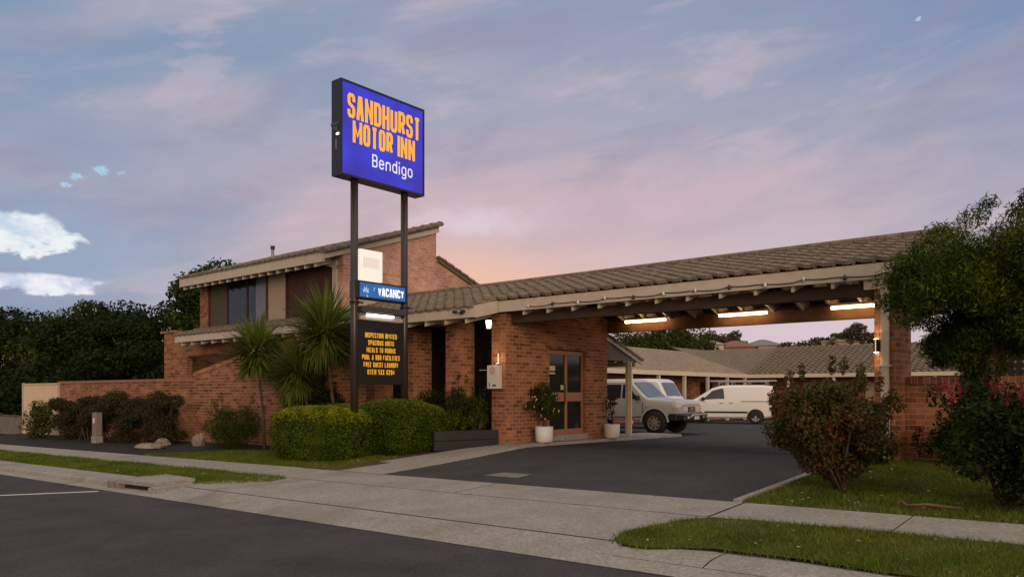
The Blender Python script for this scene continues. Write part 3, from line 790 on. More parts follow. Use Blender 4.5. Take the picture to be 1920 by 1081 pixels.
# glazed office door
dr_ = MB(); x0, x1 = OW-.14, OW-.07
for (v0, v1, z0, z1) in ((14.46, 14.53, .17, 2.22), (15.89, 15.96, .17, 2.22), (14.53, 15.89, 2.12, 2.22), (14.53, 15.89, .17, .30), (15.18, 15.27, .30, 2.12), (14.53, 15.18, .98, 1.20), (15.27, 15.89, .98, 1.20)):
    dr_.box(x0, x1, v0, v1, z0, z1)
do = dr_.build('door', DOORF, bld, bevel=.004)
MB().box(OW-.115, OW-.10, 14.53, 15.89, .30, 2.12).build('glass', GLASSD, do)
MB().box(OW-.075, OW-.03, 15.135, 15.165, .92, 1.42).build('handle', plain('door_pull', (.10, .05, .03), .4), do, bevel=.006)
NOT = plain('paper_notice', (.50, .42, .28), .7, var=.1, scale=30)
MB().box(OW-.098, OW-.094, 14.56, 14.80, 1.72, 1.84).build('notice', NOT, do)
MB().box(OW-.098, OW-.094, 14.53, 14.80, 1.64, 1.68).build('notice', NOT, do)
MB().box(OW-.098, OW-.094, 15.03, 15.15, 1.26, 1.38).build('notice', NOT, do)
MB().box(OW-.24, OW+.05, 14.4, 16.02, -.2, .17).build('door_step', CONC, bld, bevel=.01)
m = MB(); m.box(OW-.9, OW-.85, 14.2, 16.2, .1, 2.3); m.build('wall', plain('dark_interior', (.03, .022, .018), .9), bld)

# ---- left wing, lower storey
m = MB()
m.box(-26.84, -25.22, 12.85, 13.05, -.7, 3.28)
m.box(-26.84, -26.62, 13.052, 17, -.7, 3.28)
m.box(-25.218, -21.8, 12.85, 13.04, 2.42, 2.84)
m.box(-27.0, -26.0, 12.78, 13.1, 3.282, 3.36)
m.build('wall', BR, bld)
MB().box(-17.6, -16.7, 12.86, 13.03, -.5, 2.84).build('wall', BR, bld)
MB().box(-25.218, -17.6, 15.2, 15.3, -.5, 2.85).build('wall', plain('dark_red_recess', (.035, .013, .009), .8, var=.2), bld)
MB().box(-25.218, -17.6, 13.05, 15.2, 2.851, 2.9).build('soffit', DKTIMB, bld)
# ---- upper storey
UW = -16.9; UZ = lambda v: 4.98+.33*(v-12.4)
MB().box(-24.61, -24.15, 13.0, 13.4, 3.2, 4.95).build('pillar', BR, bld)
m = MB(); m.box(-24.6, -24.4, 13.402, 18, 3.2, 5.0)
m.build('wall', BR, bld)
# end wall with the raked top, facing the carport
m = MB(); m.prism([(13.02, 3.1), (18.7, 3.1), (18.7, 4.55), (16.585, 5.33), (16.582, UZ(16.58)-.12), (13.02, UZ(13.02)-.14)], 0, UW-.22, UW)
m.build('wall', BRU, bld)
m = MB(); m.box(-19.62, -17.3, 13.10, 13.16, 3.2, 5.1); m.build('wall', REDTIMB, bld)
m = MB(); m.box(-17.298, UW-.222, 13.02, 13.2, 3.1, 5.05); m.build('wall', BRU, bld)
MB().box(-17.30, -17.10, 12.96, 13.018, 3.15, 4.83).build('corner_post', CREAM, bld, bevel=.006)
MB().prism([(-18.0, 4.84), (-17.10, 4.60), (-17.10, 4.70), (-18.0, 4.93)], 1, 12.95, 13.0).build('eave_bracket', CREAM, bld)
# upper windows
W0, W1 = -24.15, -19.62
curt = plain('green_curtain', (.075, .065, .042), .9, var=.12, scale=5); blind = plain('cream_blind', (.34, .275, .20), .85, var=.06)
darkp = GLASSD; reflp = plain('painted_reflection_pane', (.14, .125, .115), .15, spec=.7, var=.3, scale=1.2)  # second pane: pale grey colour stands in for a reflection on dark glass
cuts = [W0+.12, -22.95, -21.75, -20.95, -20.62, -19.68]
win = MB()
for xx in (W0, -22.98, -21.80, -20.72, -19.67):
    w = .10 if xx in (W0, -20.72) else .045
    win.box(xx, xx+w, 13.05, 13.13, 3.25, 4.95)
win.box(W0, W1, 13.045, 13.052, 4.78, 4.95); win.box(W0, W1, 13.045, 13.052, 3.22, 3.30)
wf = win.build('window', REDTIMB, bld)
for (a, b_, mt) in ((W0+.10, -22.98, curt), (-22.935, -21.80, darkp), (-21.755, -21.30, darkp), (-21.30, -20.72, reflp), (-20.62, -19.67, blind)):
    MB().box(a, b_, 13.075, 13.09, 3.30, 4.78).build('pane', mt, wf)
m = MB(); m.box(-24.4, -17.0, 13.6, 13.7, 3.1, 5.2); m.build('wall', plain('dark_room', (.02, .016, .014), .9), bld)
# upper roof: skillion rising to the back, second pitch falling behind it
us_ = Vector((0, 1, .33)).normalized()
m = MB(); tile_roof(m, (-24.75, 12.36, UZ(12.36)+.03), (1, 0, 0), 24.75-16.72, us_, (16.6-12.36)*math.sqrt(1+.33**2), seed=6)
up = m.build('roof', TILE, bld)
m = MB(); m.prism([(12.42, UZ(12.42)-.07), (16.6, UZ(16.6)-.07), (16.6, UZ(16.6)-.02), (12.42, UZ(12.42)-.02)], 0, -24.7, -16.8); m.build('soffit', DKTIMB, bld)
MB().box(-24.8, -16.88, 12.38, 12.42, 4.70, 4.985).build('fascia', CREAM, bld, bevel=.004)
MB().prism([(12.422, 4.72), (16.6, UZ(16.6)-.26), (16.6, UZ(16.6)-.02), (12.422, UZ(12.422)-.02)], 0, -24.82, -24.78).build('bargeboard', CREAM, bld)
MB().prism([(12.30, UZ(12.3)-.20), (16.64, UZ(16.64)-.24), (16.64, UZ(16.64)-.06), (12.30, UZ(12.3)-.03)], 0, -16.87, -16.83).build('bargeboard', CREAM, bld)
m = MB(); v = 12.28; k = 0
while v < 16.6:
    e = min(v+.36, 16.68)
    pr0 = [(-16.80+.12*math.cos(t), .10*math.sin(t)) for t in lsp(-.6, math.pi+.6, 9)]
    n = len(pr0); lift = .02
    vs = [(p, v, UZ(v)+.0+q+lift) for p, q in pr0]+[(p*1.0, e+.02, UZ(e)+q*.86) for p, q in pr0]
    m.add(vs, [tuple(range(n)), tuple(range(2*n-1, n-1, -1))]+[(i, i+n, (i+1) % n+n, (i+1) % n) for i in range(n)]); v = e
m.build('barge_tile', TILE, up)
for k in range(17):
    x = -24.6+.452*k
    m = MB(); m.prism([(12.43, 4.60), (13.05, 4.80), (13.05, UZ(13.05)-.075), (12.43, UZ(12.43)-.075)], 0, x-.024, x+.024)
    m.build('rafter', CREAM, bld)
# rear pitch beyond the end wall
m = MB(); tile_roof(m, (-16.75, 19.2, 4.42), (-1, 0, 0), 7.8, Vector((0, -1, .37)).normalized(), 2.62*math.sqrt(1+.37**2), seed=8); m.build('roof', TILE, bld)
MB().prism([(16.60, 5.24), (19.2, 4.28), (19.2, 4.43), (16.60, 5.39)], 0, -16.87, -16.80).build('bargeboard', plain('green_gold_barge', (.12, .12, .05), .5), bld)
# apron flashing where the low roof meets the end wall
MB().prism([(13.03, roofz(13.03)+.02), (15.1, roofz(15.1)+.03), (15.1, roofz(15.1)+.12), (13.03, roofz(13.03)+.22)], 0, UW+.002, UW+.02).build('flashing', CREAM, bld)
MB().tube([(-22.6, 14.5, 5.4), (-22.6, 14.5, 6.02)], .05, 10).build('flue', plain('galvanised', (.25, .25, .25), .5, metal=.6), bld, smooth=True)
MB().tube([(-22.6, 14.5, 6.02), (-22.6, 14.5, 6.12)], .075, 10).build('flue_cowl', BLACK, bld)
# porch roof behind the office, facing the drive
pch = thing('entry_porch', (-11.4, 18.0, 0), 'small gabled porch with cream post and dark lining behind the brick office wall', 'porch')
PU_ = -10.96
m = MB(); m.prism([(16.98, 2.05), (18.60, 2.05), (18.60, 2.12), (16.98, 2.66)], 0, PU_-.05, PU_-.01); m.build('gable', plain('grey_gable', (.16, .13, .115), .7, var=.1), pch)
m = MB(); m.prism([(16.98, 2.59), (18.80, 1.98), (18.80, 2.13), (16.98, 2.74)], 0, PU_, PU_+.035); m.build('bargeboard', CREAML, pch)
m = MB(); tile_roof(m, (PU_+.07, 18.88, 2.10), (-1, 0, 0), 4.5, Vector((0, -1, .335)).normalized(), 1.95, seed=9); m.build('roof', TILE, pch)
m = MB(); m.box(-15.4, PU_-.06, 18.55, 18.62, 1.92, 2.049); m.build('beam', CREAM, pch)
m = MB(); m.box(-11.01, -10.90, 18.05, 18.17, .0, 2.045); m.build('post', CREAML, pch, bevel=.006)
m = MB(); m.box(-10.89, -10.855, 18.09, 18.15, .0, 2.04); m.build('downpipe', CREAML, pch)

# ------------------------------------------------------------------ motel wing round the court
def wing(name, label, x0, x1, y0, y1, axis, gutz, over, pitch, posts, parts_seed):
    """single storey wing with a verandah. axis 1: front faces +x and runs along y; axis 0: front faces -y and runs along x"""
    pass
wg = thing('motel_wing', (-19.5, 36, g(-19.5, 36)), 'low brick motel wing with tiled roof and cream verandah posts behind parked cars', 'building')
GZ = 2.16; gx = -17.5; gy = 42.0
m = MB()
m.box(-19.55, -19.35, 24.0, 43.9, -.6, 2.15)
m.box(-19.348, 8, 43.75, 43.95, -.6, 2.15)
m.build('wall', BR, wg)
pp = .36
m = MB()
T1 = math.sqrt(1+pp*pp)
# left wing slope (faces the court)
O = Vector((gx, 24.0, GZ+.06)); rw = 4.0
tile_roof(m, O, (0, 1, 0), 18.0, Vector((-1, 0, pp)).normalized(), rw*T1, wave=.012, step=.014, seed=11)
m.build('roof', TILEW, wg)
m = MB()
tile_roof(m, (gx, gy, GZ+.06), (1, 0, 0), 25, Vector((0, 1, pp)).normalized(), 4.9*T1, tw=.33, th=.36, wave=.05, step=.05, seed=12)
# valley infill where the two slopes meet
m.add([(gx, gy, GZ+.05), (gx, gy+4.9, GZ+4.9*pp+.05), (gx-4.9, gy+4.9, GZ+4.9*pp+.05)], [(0, 1, 2)])
m.add([(gx, gy, GZ+.05), (gx-4.9, gy+4.9, GZ+4.9*pp+.05), (gx-4.9, gy, GZ+4.9*pp+.05)], [(0, 1, 2)])
m.build('roof', TILE, wg)
m = MB()
m.box(gx-.02, gx+.05, 24.0, gy, GZ-.14, GZ+.06); m.box(gx-.02, 8, gy-.06, gy+.01, GZ-.14, GZ+.06)
m.build('gutter', CREAML, wg)
m = MB(); m.box(gx-1.9, gx-.03, 24.0, 43.7, GZ-.12, GZ-.08); m.box(gx, 8, gy+.02, 43.7, GZ-.12, GZ-.08); m.build('soffit', DKTIMB, wg)
for y in (24.6, 26.9, 29.3, 31.8, 34.4, 37.0, 39.4, 41.8):
    z0 = g(gx, y); MB().box(gx-.16, gx-.02, y-.07, y+.07, z0-.1, GZ-.14).build('post', CREAML, wg)
for xx in (-15.2, -12.8, -10.4, -8.0):
    z0 = g(xx, gy); MB().box(xx-.06, xx+.06, gy+.03, gy+.15, z0-.1, GZ-.14).build('post', CREAML, wg)
for y in (25.6, 30.5, 35.5, 40.5):
    w = MB().box(-19.34, -19.31, y-.8, y+.8, .4, 1.8).build('window', DKTIMB, wg); MB().box(-19.305, -19.30, y-.72, y+.72, .48, 1.72).build('pane', GLASSD, w)
for xx in (-14.5, -11.2):
    w = MB().box(xx-.45, xx+.45, 43.70, 43.742, -.5, 1.75).build('door', plain('cream_door', (.42, .33, .22), .6), wg)

# ------------------------------------------------------------------ hillside houses
def far_house(u, v, w, d, h, wallc, roofc, label, rz=0, hip=True):
    z0 = g(u, v)
    t = thing('hillside_house', (u, v, z0), label, 'house', 'houses on the hill beyond the motel', 0)
    c, s = math.cos(rz), math.sin(rz)
    def R(m):
        m.v = [(u+(x-u)*c-(y-v)*s, v+(x-u)*s+(y-v)*c, z) for x, y, z in m.v]; return m
    R(MB().box(u-w/2, u+w/2, v-d/2, v+d/2, z0-1.5, z0+h)).build('wall', plain('house_wall', wallc, .7), t)
    o = .5; m = MB(); zr = z0+h; rh = d*.22; ins = d/2+o
    P = [(u-w/2-o, v-d/2-o, zr), (u+w/2+o, v-d/2-o, zr), (u+w/2+o, v+d/2+o, zr), (u-w/2-o, v+d/2+o, zr), (u-w/2+ins-o, v, zr+rh), (u+w/2-ins+o, v, zr+rh)]
    m.add(P, [(0, 1, 5, 4), (1, 2, 5), (2, 3, 4, 5), (3, 0, 4), (3, 2, 1, 0)])
    R(m).build('roof', plain('house_roof', roofc, .7, var=.15, scale=2), t)
    for k in (-.28, .05, .3):
        R(MB().box(u+w*k-.7, u+w*k+.7, v-d/2-.06, v-d/2-.01, z0+h*.45, z0+h*.8)).build('window', GLASSD, t)
    return t
far_house(-57.5, 119, 6.5, 5, 4.2, (.55, .44, .30), (.25, .23, .21), 'cream house with flat grey roof on the hill beside the green tree', .5)
far_house(-57.0, 131, 7, 6, 3.2, (.28, .15, .10), (.20, .085, .055), 'red tiled house on the hill right of the cream house', .4)
far_house(-55.5, 140, 7, 6, 3.0, (.40, .34, .28), (.17, .165, .165), 'blue grey roofed house on the hill right of the red roof', .4)
far_house(-47.5, 158, 7, 6, 2.6, (.34, .25, .18), (.24, .16, .11), 'brown roofed house among trees on the hill nearest the carport pillar', .5)

# ------------------------------------------------------------------ lettering
GL = {
 'S': [[(1, .70), (1, .90), (.80, 1), (.20, 1), (0, .90), (0, .66), (.14, .56), (.86, .44), (1, .34), (1, .10), (.80, 0), (.20, 0), (0, .10), (0, .30)]],
 'A': [[(0, 0), (.36, 1), (.64, 1), (1, 0)], [(.16, .30), (.84, .30)]],
 'N': [[(0, 0), (0, 1)], [(1, 0), (1, 1)], [(.0, .97), (1.0, .03)]],
 'D': [[(0, 0), (0, 1), (.72, 1), (1, .87), (1, .13), (.72, 0), (0, 0)]],
 'H': [[(0, 0), (0, 1)], [(1, 0), (1, 1)], [(0, .5), (1, .5)]],
 'U': [[(0, 1), (0, .10), (.22, 0), (.78, 0), (1, .10), (1, 1)]],
 'R': [[(0, 0), (0, 1), (.75, 1), (1, .90), (1, .58), (.75, .47), (0, .47)], [(.55, .47), (1, 0)]],
 'T': [[(.5, 0), (.5, 1)], [(0, 1), (1, 1)]],
 'M': [[(0, 0), (0, 1)], [(1, 0), (1, 1)], [(0, .97), (.5, .28), (1, .97)]],
 'O': [[(.5, 0), (.22, 0), (0, .10), (0, .90), (.22, 1), (.78, 1), (1, .90), (1, .10), (.78, 0), (.5, 0)]],
 'I': [[(.5, 0), (.5, 1)]],
 'V': [[(0, 1), (.5, 0), (1, 1)]],
 'C': [[(1, .72), (1, .90), (.78, 1), (.22, 1), (0, .90), (0, .10), (.22, 0), (.78, 0), (1, .10), (1, .28)]],
 'Y': [[(0, 1), (.5, .48), (1, 1)], [(.5, .48), (.5, 0)]],
 'P': [[(0, 0), (0, 1), (.75, 1), (1, .90), (1, .55), (.75, .45), (0, .45)]],
 'E': [[(1, 1), (0, 1), (0, 0), (1, 0)], [(0, .5), (.85, .5)]],
 'F': [[(1, 1), (0, 1), (0, 0)], [(0, .5), (.85, .5)]],
 'L': [[(0, 1), (0, 0), (1, 0)]],
 'B': [[(0, 0), (0, 1), (.75, 1), (1, .90), (1, .62), (.80, .52), (1, .42), (1, .10), (.75, 0), (0, 0)], [(0, .52), (.8, .52)]],
 'Q': [[(.5, 0), (.22, 0), (0, .10), (0, .90), (.22, 1), (.78, 1), (1, .90), (1, .10), (.78, 0), (.5, 0)], [(.6, .25), (1, -.08)]],
 'G': [[(1, .75), (1, .90), (.78, 1), (.22, 1), (0, .90), (0, .10), (.22, 0), (.78, 0), (1, .10), (1, .45), (.55, .45)]],
 '&': [[(1, .35), (.7, 0), (.2, 0), (0, .15), (0, .35), (.75, .75), (.7, .95), (.4, 1), (.2, .85), (1, 0)]],
 'X': [[(0, 0), (1, 1)], [(0, 1), (1, 0)]],
 '5': [[(1, 1), (0, 1), (0, .56), (.75, .56), (1, .46), (1, .10), (.75, 0), (0, 0)]],
 '8': [[(.5, .52), (.1, .52), (0, .62), (0, .90), (.2, 1), (.8, 1), (1, .90), (1, .62), (.9, .52), (.5, .52), (.1, .52), (0, .42), (0, .10), (.2, 0), (.8, 0), (1, .10), (1, .42), (.9, .52), (.5, .52)]],
 '2': [[(0, .75), (0, .90), (.2, 1), (.8, 1), (1, .90), (1, .60), (0, .12), (0, 0), (1, 0)]],
 '4': [[(.75, 0), (.75, 1), (0, .3), (1, .3)]],
 'n': [[(0, 0), (0, .70)], [(0, .50), (.25, .68), (.70, .70), (1, .55), (1, 0)]],
 'e': [[(0, .36), (1, .36), (1, .50), (.75, .70), (.25, .70), (0, .52), (0, .18), (.25, 0), (.75, 0), (1, .14)]],
 'd': [[(1, 1), (1, 0)], [(1, .52), (.72, .70), (.28, .70), (0, .52), (0, .18), (.28, 0), (.72, 0), (1, .18)]],
 'i': [[(.5, 0), (.5, .70)], [(.5, .88), (.5, 1.0)]],
 'g': [[(1, .70), (1, -.18), (.75, -.30), (.2, -.30), (0, -.20)], [(1, .52), (.72, .70), (.28, .70), (0, .52), (0, .18), (.28, 0), (.72, 0), (1, .18)]],
 'o': [[(.5, 0), (.25, 0), (0, .18), (0, .52), (.25, .70), (.75, .70), (1, .52), (1, .18), (.75, 0), (.5, 0)]],
}
WID = {'I': .36, 'i': .26, 'M': 1.36, 'N': 1.08, '&': 1.05}
def ribbon(pts, w):
    P = [Vector((a, b_)) for a, b_ in pts]; closed = (P[0]-P[-1]).length < 1e-6
    if closed: P = P[:-1]
    n = len(P); L_, R_ = [], []
    for i in range(n):
        if closed: a, b_ = P[i-1], P[(i+1) % n]
        else: a, b_ = P[max(i-1, 0)], P[min(i+1, n-1)]
        d0 = (P[i]-a).normalized() if (P[i]-a).length > 1e-9 else (b_-P[i]).normalized()
        d1 = (b_-P[i]).normalized() if (b_-P[i]).length > 1e-9 else d0
        n0 = Vector((-d0.y, d0.x)); n1 = Vector((-d1.y, d1.x)); q = (n0+n1)
        if q.length < .2: q = n0
        q.normalize(); k = min(1.8, 1/max(.45, q.dot(n0)))
        L_.append(P[i]+q*w/2*k); R_.append(P[i]-q*w/2*k)
    return L_, R_, closed
def lettering(m, text, y0, z0, H, W, gap, sw, place, space=.5, width=None):
    """strokes for text; place(s, h, k) maps along/up/stroke-layer to a point. Returns total length"""
    if width:
        tot = sum((W*WID.get(c, 1) if c != ' ' else W*space)+gap for c in text)-gap
        f = width/tot; W *= f; gap *= f
    s = y0
    for c in text:
        if c == ' ': s += W*space+gap; continue
        cw = W*WID.get(c, 1)
        for li, st in enumerate(GL[c]):
            iw = max(cw-sw, .001); ih = H-sw
            pts = [(s+sw/2+a*iw, z0+sw/2+b_*ih) for a, b_ in st]
            if c in 'TI' and li == 0: pts = [(a, b_+(sw/2 if b_ > z0+H/2 else -sw/2)) for a, b_ in pts]
            elif len(st) == 2 and c in 'NHAXid' or (len(st) == 2 and c == 'n'):
                pts = [(a, b_+((sw/2 if st[i][1] > .9 else -sw/2 if st[i][1] < .05 else 0))) for i, (a, b_) in enumerate(pts)]
            elif c == 'M' and li < 2: pts = [(a, b_+(sw/2 if st[i][1] > .9 else -sw/2)) for i, (a, b_) in enumerate(pts)]
            elif c == 'A' and li == 0: pts = [(a, b_-(sw/2 if st[i][1] < .05 else 0)) for i, (a, b_) in enumerate(pts)]
            Lp, Rp, cl = ribbon(pts, sw*(.62 if c in 'NM' and li == 2 else 1)); n = len(Lp)
            vs = [place(p.x, p.y, li) for p in Lp]+[place(p.x, p.y, li) for p in Rp]
            fs = [(i, (i+1) % n, (i+1) % n+n, i+n) for i in range(n if cl else n-1)]
            m.add(vs, fs)
        s += cw+gap
    return s-gap-y0

# ------------------------------------------------------------------ motel sign on two posts
PU = -12.40; FU = -12.25
sg = thing('pylon_sign', (PU, 10.5, g(PU, 10.5)), 'tall sign on two dark posts with lit blue panel and yellow lettering', 'sign')
for v in (9.84, 11.20):
    MB().tube([(PU, v, g(PU, v)-.3), (PU, v, 5.6)], .078, 18).build('post', plain('sign_post_paint', (.030, .021, .018), .35, spec=.5), sg, smooth=True)
S0, S1, SZ0, SZ1 = 9.39, 11.66, 5.52, 7.43
SB = FU-.30
m = MB(); b = .065
m.box(SB, FU-.03, S0, S1, SZ0, SZ0+b); m.box(SB, FU-.03, S0, S1, SZ1-b, SZ1)
m.box(SB, FU-.03, S0, S0+b, SZ0+b+.001, SZ1-b-.001); m.box(SB, FU-.03, S1-b, S1, SZ0+b+.001, SZ1-b-.001)
m.box(SB, SB+.02, S0+b+.001, S1-b-.001, SZ0+b+.001, SZ1-b-.001)
m.box(FU-.029, FU, S0, S1, SZ0, SZ0+.04); m.box(FU-.029, FU, S0, S1, SZ1-.04, SZ1); m.box(FU-.029, FU, S0, S0+.04, SZ0+.041, SZ1-.041); m.box(FU-.029, FU, S1-.04, S1, SZ0+.041, SZ1-.041)
bx = m.build('sign_box', BLACK, sg)
# torn cover strip and lit gap on the end of the box
m = MB(); m.box(SB-.01, FU-.05, S0-.012, S0-.002, SZ0+1.0, SZ0+1.06); m.prism([(SB+.02, SZ0+.98), (FU-.10, SZ0+.84), (FU-.09, SZ0+.99)], 1, S0-.010, S0-.003); m.build('cover_strip', DKMET, bx)
MB().box(FU-.14, FU-.06, S0-.009, S0-.003, SZ0+.80, SZ0+.835).build('lit_gap', TUBEW, bx)
MB().box(FU-.155, FU-.14, S0-.008, S0-.003, SZ0+.52, SZ0+.72).build('latch', plain('bright_latch', (.5, .5, .5), .3, metal=.8), bx)
fm_, nt, bs = newmat('blue_lit_panel')
geo = nt.nodes.new('ShaderNodeNewGeometry')
nz = nt.nodes.new('ShaderNodeTexNoise'); nz.inputs['Scale'].default_value = 1.3; nz.inputs['Detail'].default_value = 2
nt.links.new(geo.outputs['Position'], nz.inputs['Vector'])
rp_ = nt.nodes.new('ShaderNodeValToRGB'); rp_.color_ramp.elements[0].position = .30; rp_.color_ramp.elements[1].position = .68
rp_.color_ramp.elements[0].color = lin(46, 34, 160); rp_.color_ramp.elements[1].color = lin(50, 60, 222)
nt.links.new(nz.outputs['Fac'], rp_.inputs[0]); nt.links.new(rp_.outputs[0], bs.inputs['Emission Color'])
bs.inputs['Emission Strength'].default_value = .84; bs.inputs['Base Color'].default_value = (.02, .02, .12, 1); bs.inputs['Roughness'].default_value = .3
pn = MB().box(FU-.05, FU-.012, S0+.042, S1-.042, SZ0+.042, SZ1-.042).build('sign_face', fm_, sg)
YEL = emit('yellow_lettering', lin(255, 178, 28), 1.0)
WLET = emit('white_lettering', lin(238, 232, 240), .95)
place = lambda s, h, k: (FU-.008+.0012*k, s, h)
m = MB()
lettering(m, 'SANDHURST', 9.56, 6.705, .49, .20, .030, .072, place, width=1.98)
lettering(m, 'MOTOR INN', 9.69, 6.225, .44, .22, .034, .071, place, width=1.69, space=.42)
m.build('lettering', YEL, pn)
m = MB(); lettering(m, 'Bendigo', 10.19, 5.845, .265, .15, .045, .030, place, width=1.12); m.build('lettering', WLET, pn)
# small lit white box
m = MB(); m.box(PU-.10, FU-.06, 9.925, 10.51, 3.50, 4.13); wb = m.build('white_sign_box', emit('white_lit_panel', lin(250, 240, 222), .92), sg, bevel=.006)
m = MB()
for k in range(7): m.box(FU-.0595, FU-.0575, 10.0+.062*k, 10.0+.062*k+.05, 3.76, 3.97)
m.build('faded_lettering', emit('faded_peach', lin(238, 214, 196), .9), wb)
# vacancy box
m = MB(); vz0, vz1 = 3.12, 3.475
m.box(PU-.10, FU-.02, 9.80, 11.16, vz0, vz0+.03); m.box(PU-.10, FU-.02, 9.80, 11.16, vz1-.03, vz1); m.box(PU-.10, FU-.02, 9.80, 9.88, vz0+.031, vz1-.031); m.box(PU-.10, FU-.02, 11.12, 11.16, vz0+.031, vz1-.031); m.box(PU-.10, PU-.08, 9.881, 11.119, vz0+.031, vz1-.031)
vb = m.build('vacancy_box', BLACK, sg)
bm_, nt, bs = newmat('vacancy_blue')
geo = nt.nodes.new('ShaderNodeNewGeometry'); nz = nt.nodes.new('ShaderNodeTexNoise'); nz.inputs['Scale'].default_value = 3
nt.links.new(geo.outputs['Position'], nz.inputs['Vector'])
rp_ = nt.nodes.new('ShaderNodeValToRGB'); rp_.color_ramp.elements[0].color = lin(20, 66, 132); rp_.color_ramp.elements[1].color = lin(48, 120, 190)
nt.links.new(nz.outputs['Fac'], rp_.inputs[0]); nt.links.new(rp_.outputs[0], bs.inputs['Emission Color']); bs.inputs['Emission Strength'].default_value = .95; bs.inputs['Base Color'].default_value = (.01, .03, .06, 1); bs.inputs['Roughness'].default_value = .3
vf = MB().box(FU-.06, FU-.03, 9.882, 11.118, vz0+.032, vz1-.032).build('vacancy_face', bm_, vb)
place2 = lambda s, h, k: (FU-.027+.0012*k, s, h)
m = MB(); lettering(m, 'VACANCY', 10.36, 3.205, .175, .10, .012, .034, place2, width=.72); m.build('lettering', emit('bright_white', lin(252, 252, 255), 1.1), vf)
m = MB()
for k, (a, l) in enumerate(((2.35, .10), (1.9, .13), (1.45, .14), (1.0, .12), (.55, .08), (-.9, .07))):
    c0 = Vector((10.04, 3.22)); d = Vector((math.cos(a), math.sin(a))); n_ = Vector((-d.y, d.x))
    p = [c0+d*.025, c0+d*(.02+l*.6)+n_*.018, c0+d*(.02+l), c0+d*(.02+l*.6)-n_*.018]
    m.add([(FU-.0275+.0006*k, q.x, q.y) for q in p], [(0, 1, 2, 3)])
m.add([place2(a, b_, 0) for a, b_ in ((10.245, 3.29), (10.245, 3.36), (10.29, 3.36), (10.29, 3.345), (10.26, 3.345), (10.26, 3.29))], [(0, 1, 2, 3, 4, 5)])
m.build('leaf_emblem', emit('pale_blue_mark', lin(172, 208, 236), .9), vf)
# lit trough light and black notice board
m = MB(); m.box(PU-.06, PU+.17, 9.93, 11.10, 2.84, 2.965); tr_ = m.build('light_trough', DKMET, sg, bevel=.006)
m = MB(); m.box(PU+.03, PU+.10, 9.93, 11.08, 2.69, 2.775); m.build('reflector', plain('pale_reflector', (.40, .36, .32), .5), tr_, bevel=.01)
MB().tube([(PU+.13, 10.06, 2.79), (PU+.13, 10.78, 2.79)], .024, 10).build('tube', TUBEW, tr_, smooth=True)
for v, s in ((9.84, -1), (11.2, 1)):
    MB().tube([(PU+.085, v-.16*1, 3.03), (PU+.085, v+.16, 3.03)], .016, 8).build('clamp', BLACK, sg)
    MB().lathe([(.08, -.03), (.098, -.03), (.098, .03), (.08, .03)], 18, c=(PU, v, 3.03)).build('clamp', BLACK, sg)
m = MB(); m.box(PU+.02, PU+.06, 9.90, 11.12, 1.36, 2.68); nb = m.build('notice_board', plain('black_board', (.010, .009, .009), .5, var=.1), sg, bevel=.005)
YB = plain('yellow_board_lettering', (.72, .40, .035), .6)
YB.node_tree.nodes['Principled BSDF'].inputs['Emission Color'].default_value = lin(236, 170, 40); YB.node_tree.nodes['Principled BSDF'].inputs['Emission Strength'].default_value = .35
place3 = lambda s, h, k: (PU+.062+.0008*k, s, h)
m = MB()
for i, (tx, w) in enumerate((('INSPECTION INVITED', .86), ('SPACIOUS UNITS', .70), ('MEALS TO ROOMS', .78), ('POOL & BBQ FACILITIES', 1.02), ('FREE GUEST LAUNDRY', .94), ('OTEN 5XX 8284', .74))):
    lettering(m, tx, 10.50-w/2, 2.33-.152*i, .105, .05, .012, .019, place3, width=w, space=.6)
m.build('lettering', YB, nb)

# ------------------------------------------------------------------ lamps on the building
for i, (a, b_, lab) in enumerate(((-10.24, -9.10, 'lit tube light under the carport beam, nearest the office wall'), (-7.70, -6.56, 'lit tube light in the middle of the carport beam'), (-5.16, -4.02, 'lit tube light under the carport, nearest the right brick pillar'))):
    t = thing('tube_light', ((a+b_)/2, 16.8, 3.1), lab, 'light', 'tube lights under the carport')
    MB().box(a-.03, b_+.03, 16.77, 16.84, 3.03, 3.085).build('batten', plain('white_batten', (.45, .40, .34), .5), t, bevel=.006)
    MB().box((a+b_)/2-.03, (a+b_)/2+.03, 16.78, 16.83, 3.086, 3.18).build('bracket', plain('white_batten', (.45, .40, .34), .5), t)
    MB().tube([(a, 16.80, 2.99), (b_, 16.80, 2.99)], .03, 12).build('tube', TUBE, t, smooth=True)
t = thing('wall_lamp', (-3.26, 12.83, 1.93), 'black up and down wall lamp on the right brick pillar', 'lamp')
MB().lathe([(0, 1.83), (.045, 1.83), (.045, 2.03), (0, 2.03)], 18, c=(-3.255, 12.81, 0)).build('body', BLACK, t, smooth=False)
MB().box(-3.262, -3.248, 12.760, 12.766, 1.83, 2.03).build('light_strip', emit('lamp_strip', lin(250, 215, 160), .8), t)
MB().lathe([(0, 2.031), (.036, 2.031), (.036, 2.036), (0, 2.036)], 14, c=(-3.255, 12.81, 0)).build('lens', TUBE, t)
MB().lathe([(0, 1.829), (.036, 1.829), (.036, 1.824), (0, 1.824)], 14, c=(-3.255, 12.81, 0)).build('lens', TUBE, t)
for s in (1, -1):
    ld = bpy.data.lights.new('lamp_light', 'SPOT'); ld.energy = 4; ld.color = (1, .62, .28); ld.spot_size = rad(110); ld.spot_blend = .8; ld.shadow_soft_size = .03
    lo = bpy.data.objects.new('lamp_light', ld); COL.objects.link(lo); lo.parent = t
    lo.location = (.005, -.045, s*.115); lo.rotation_euler = (rad(180) if s > 0 else 0, 0, 0)
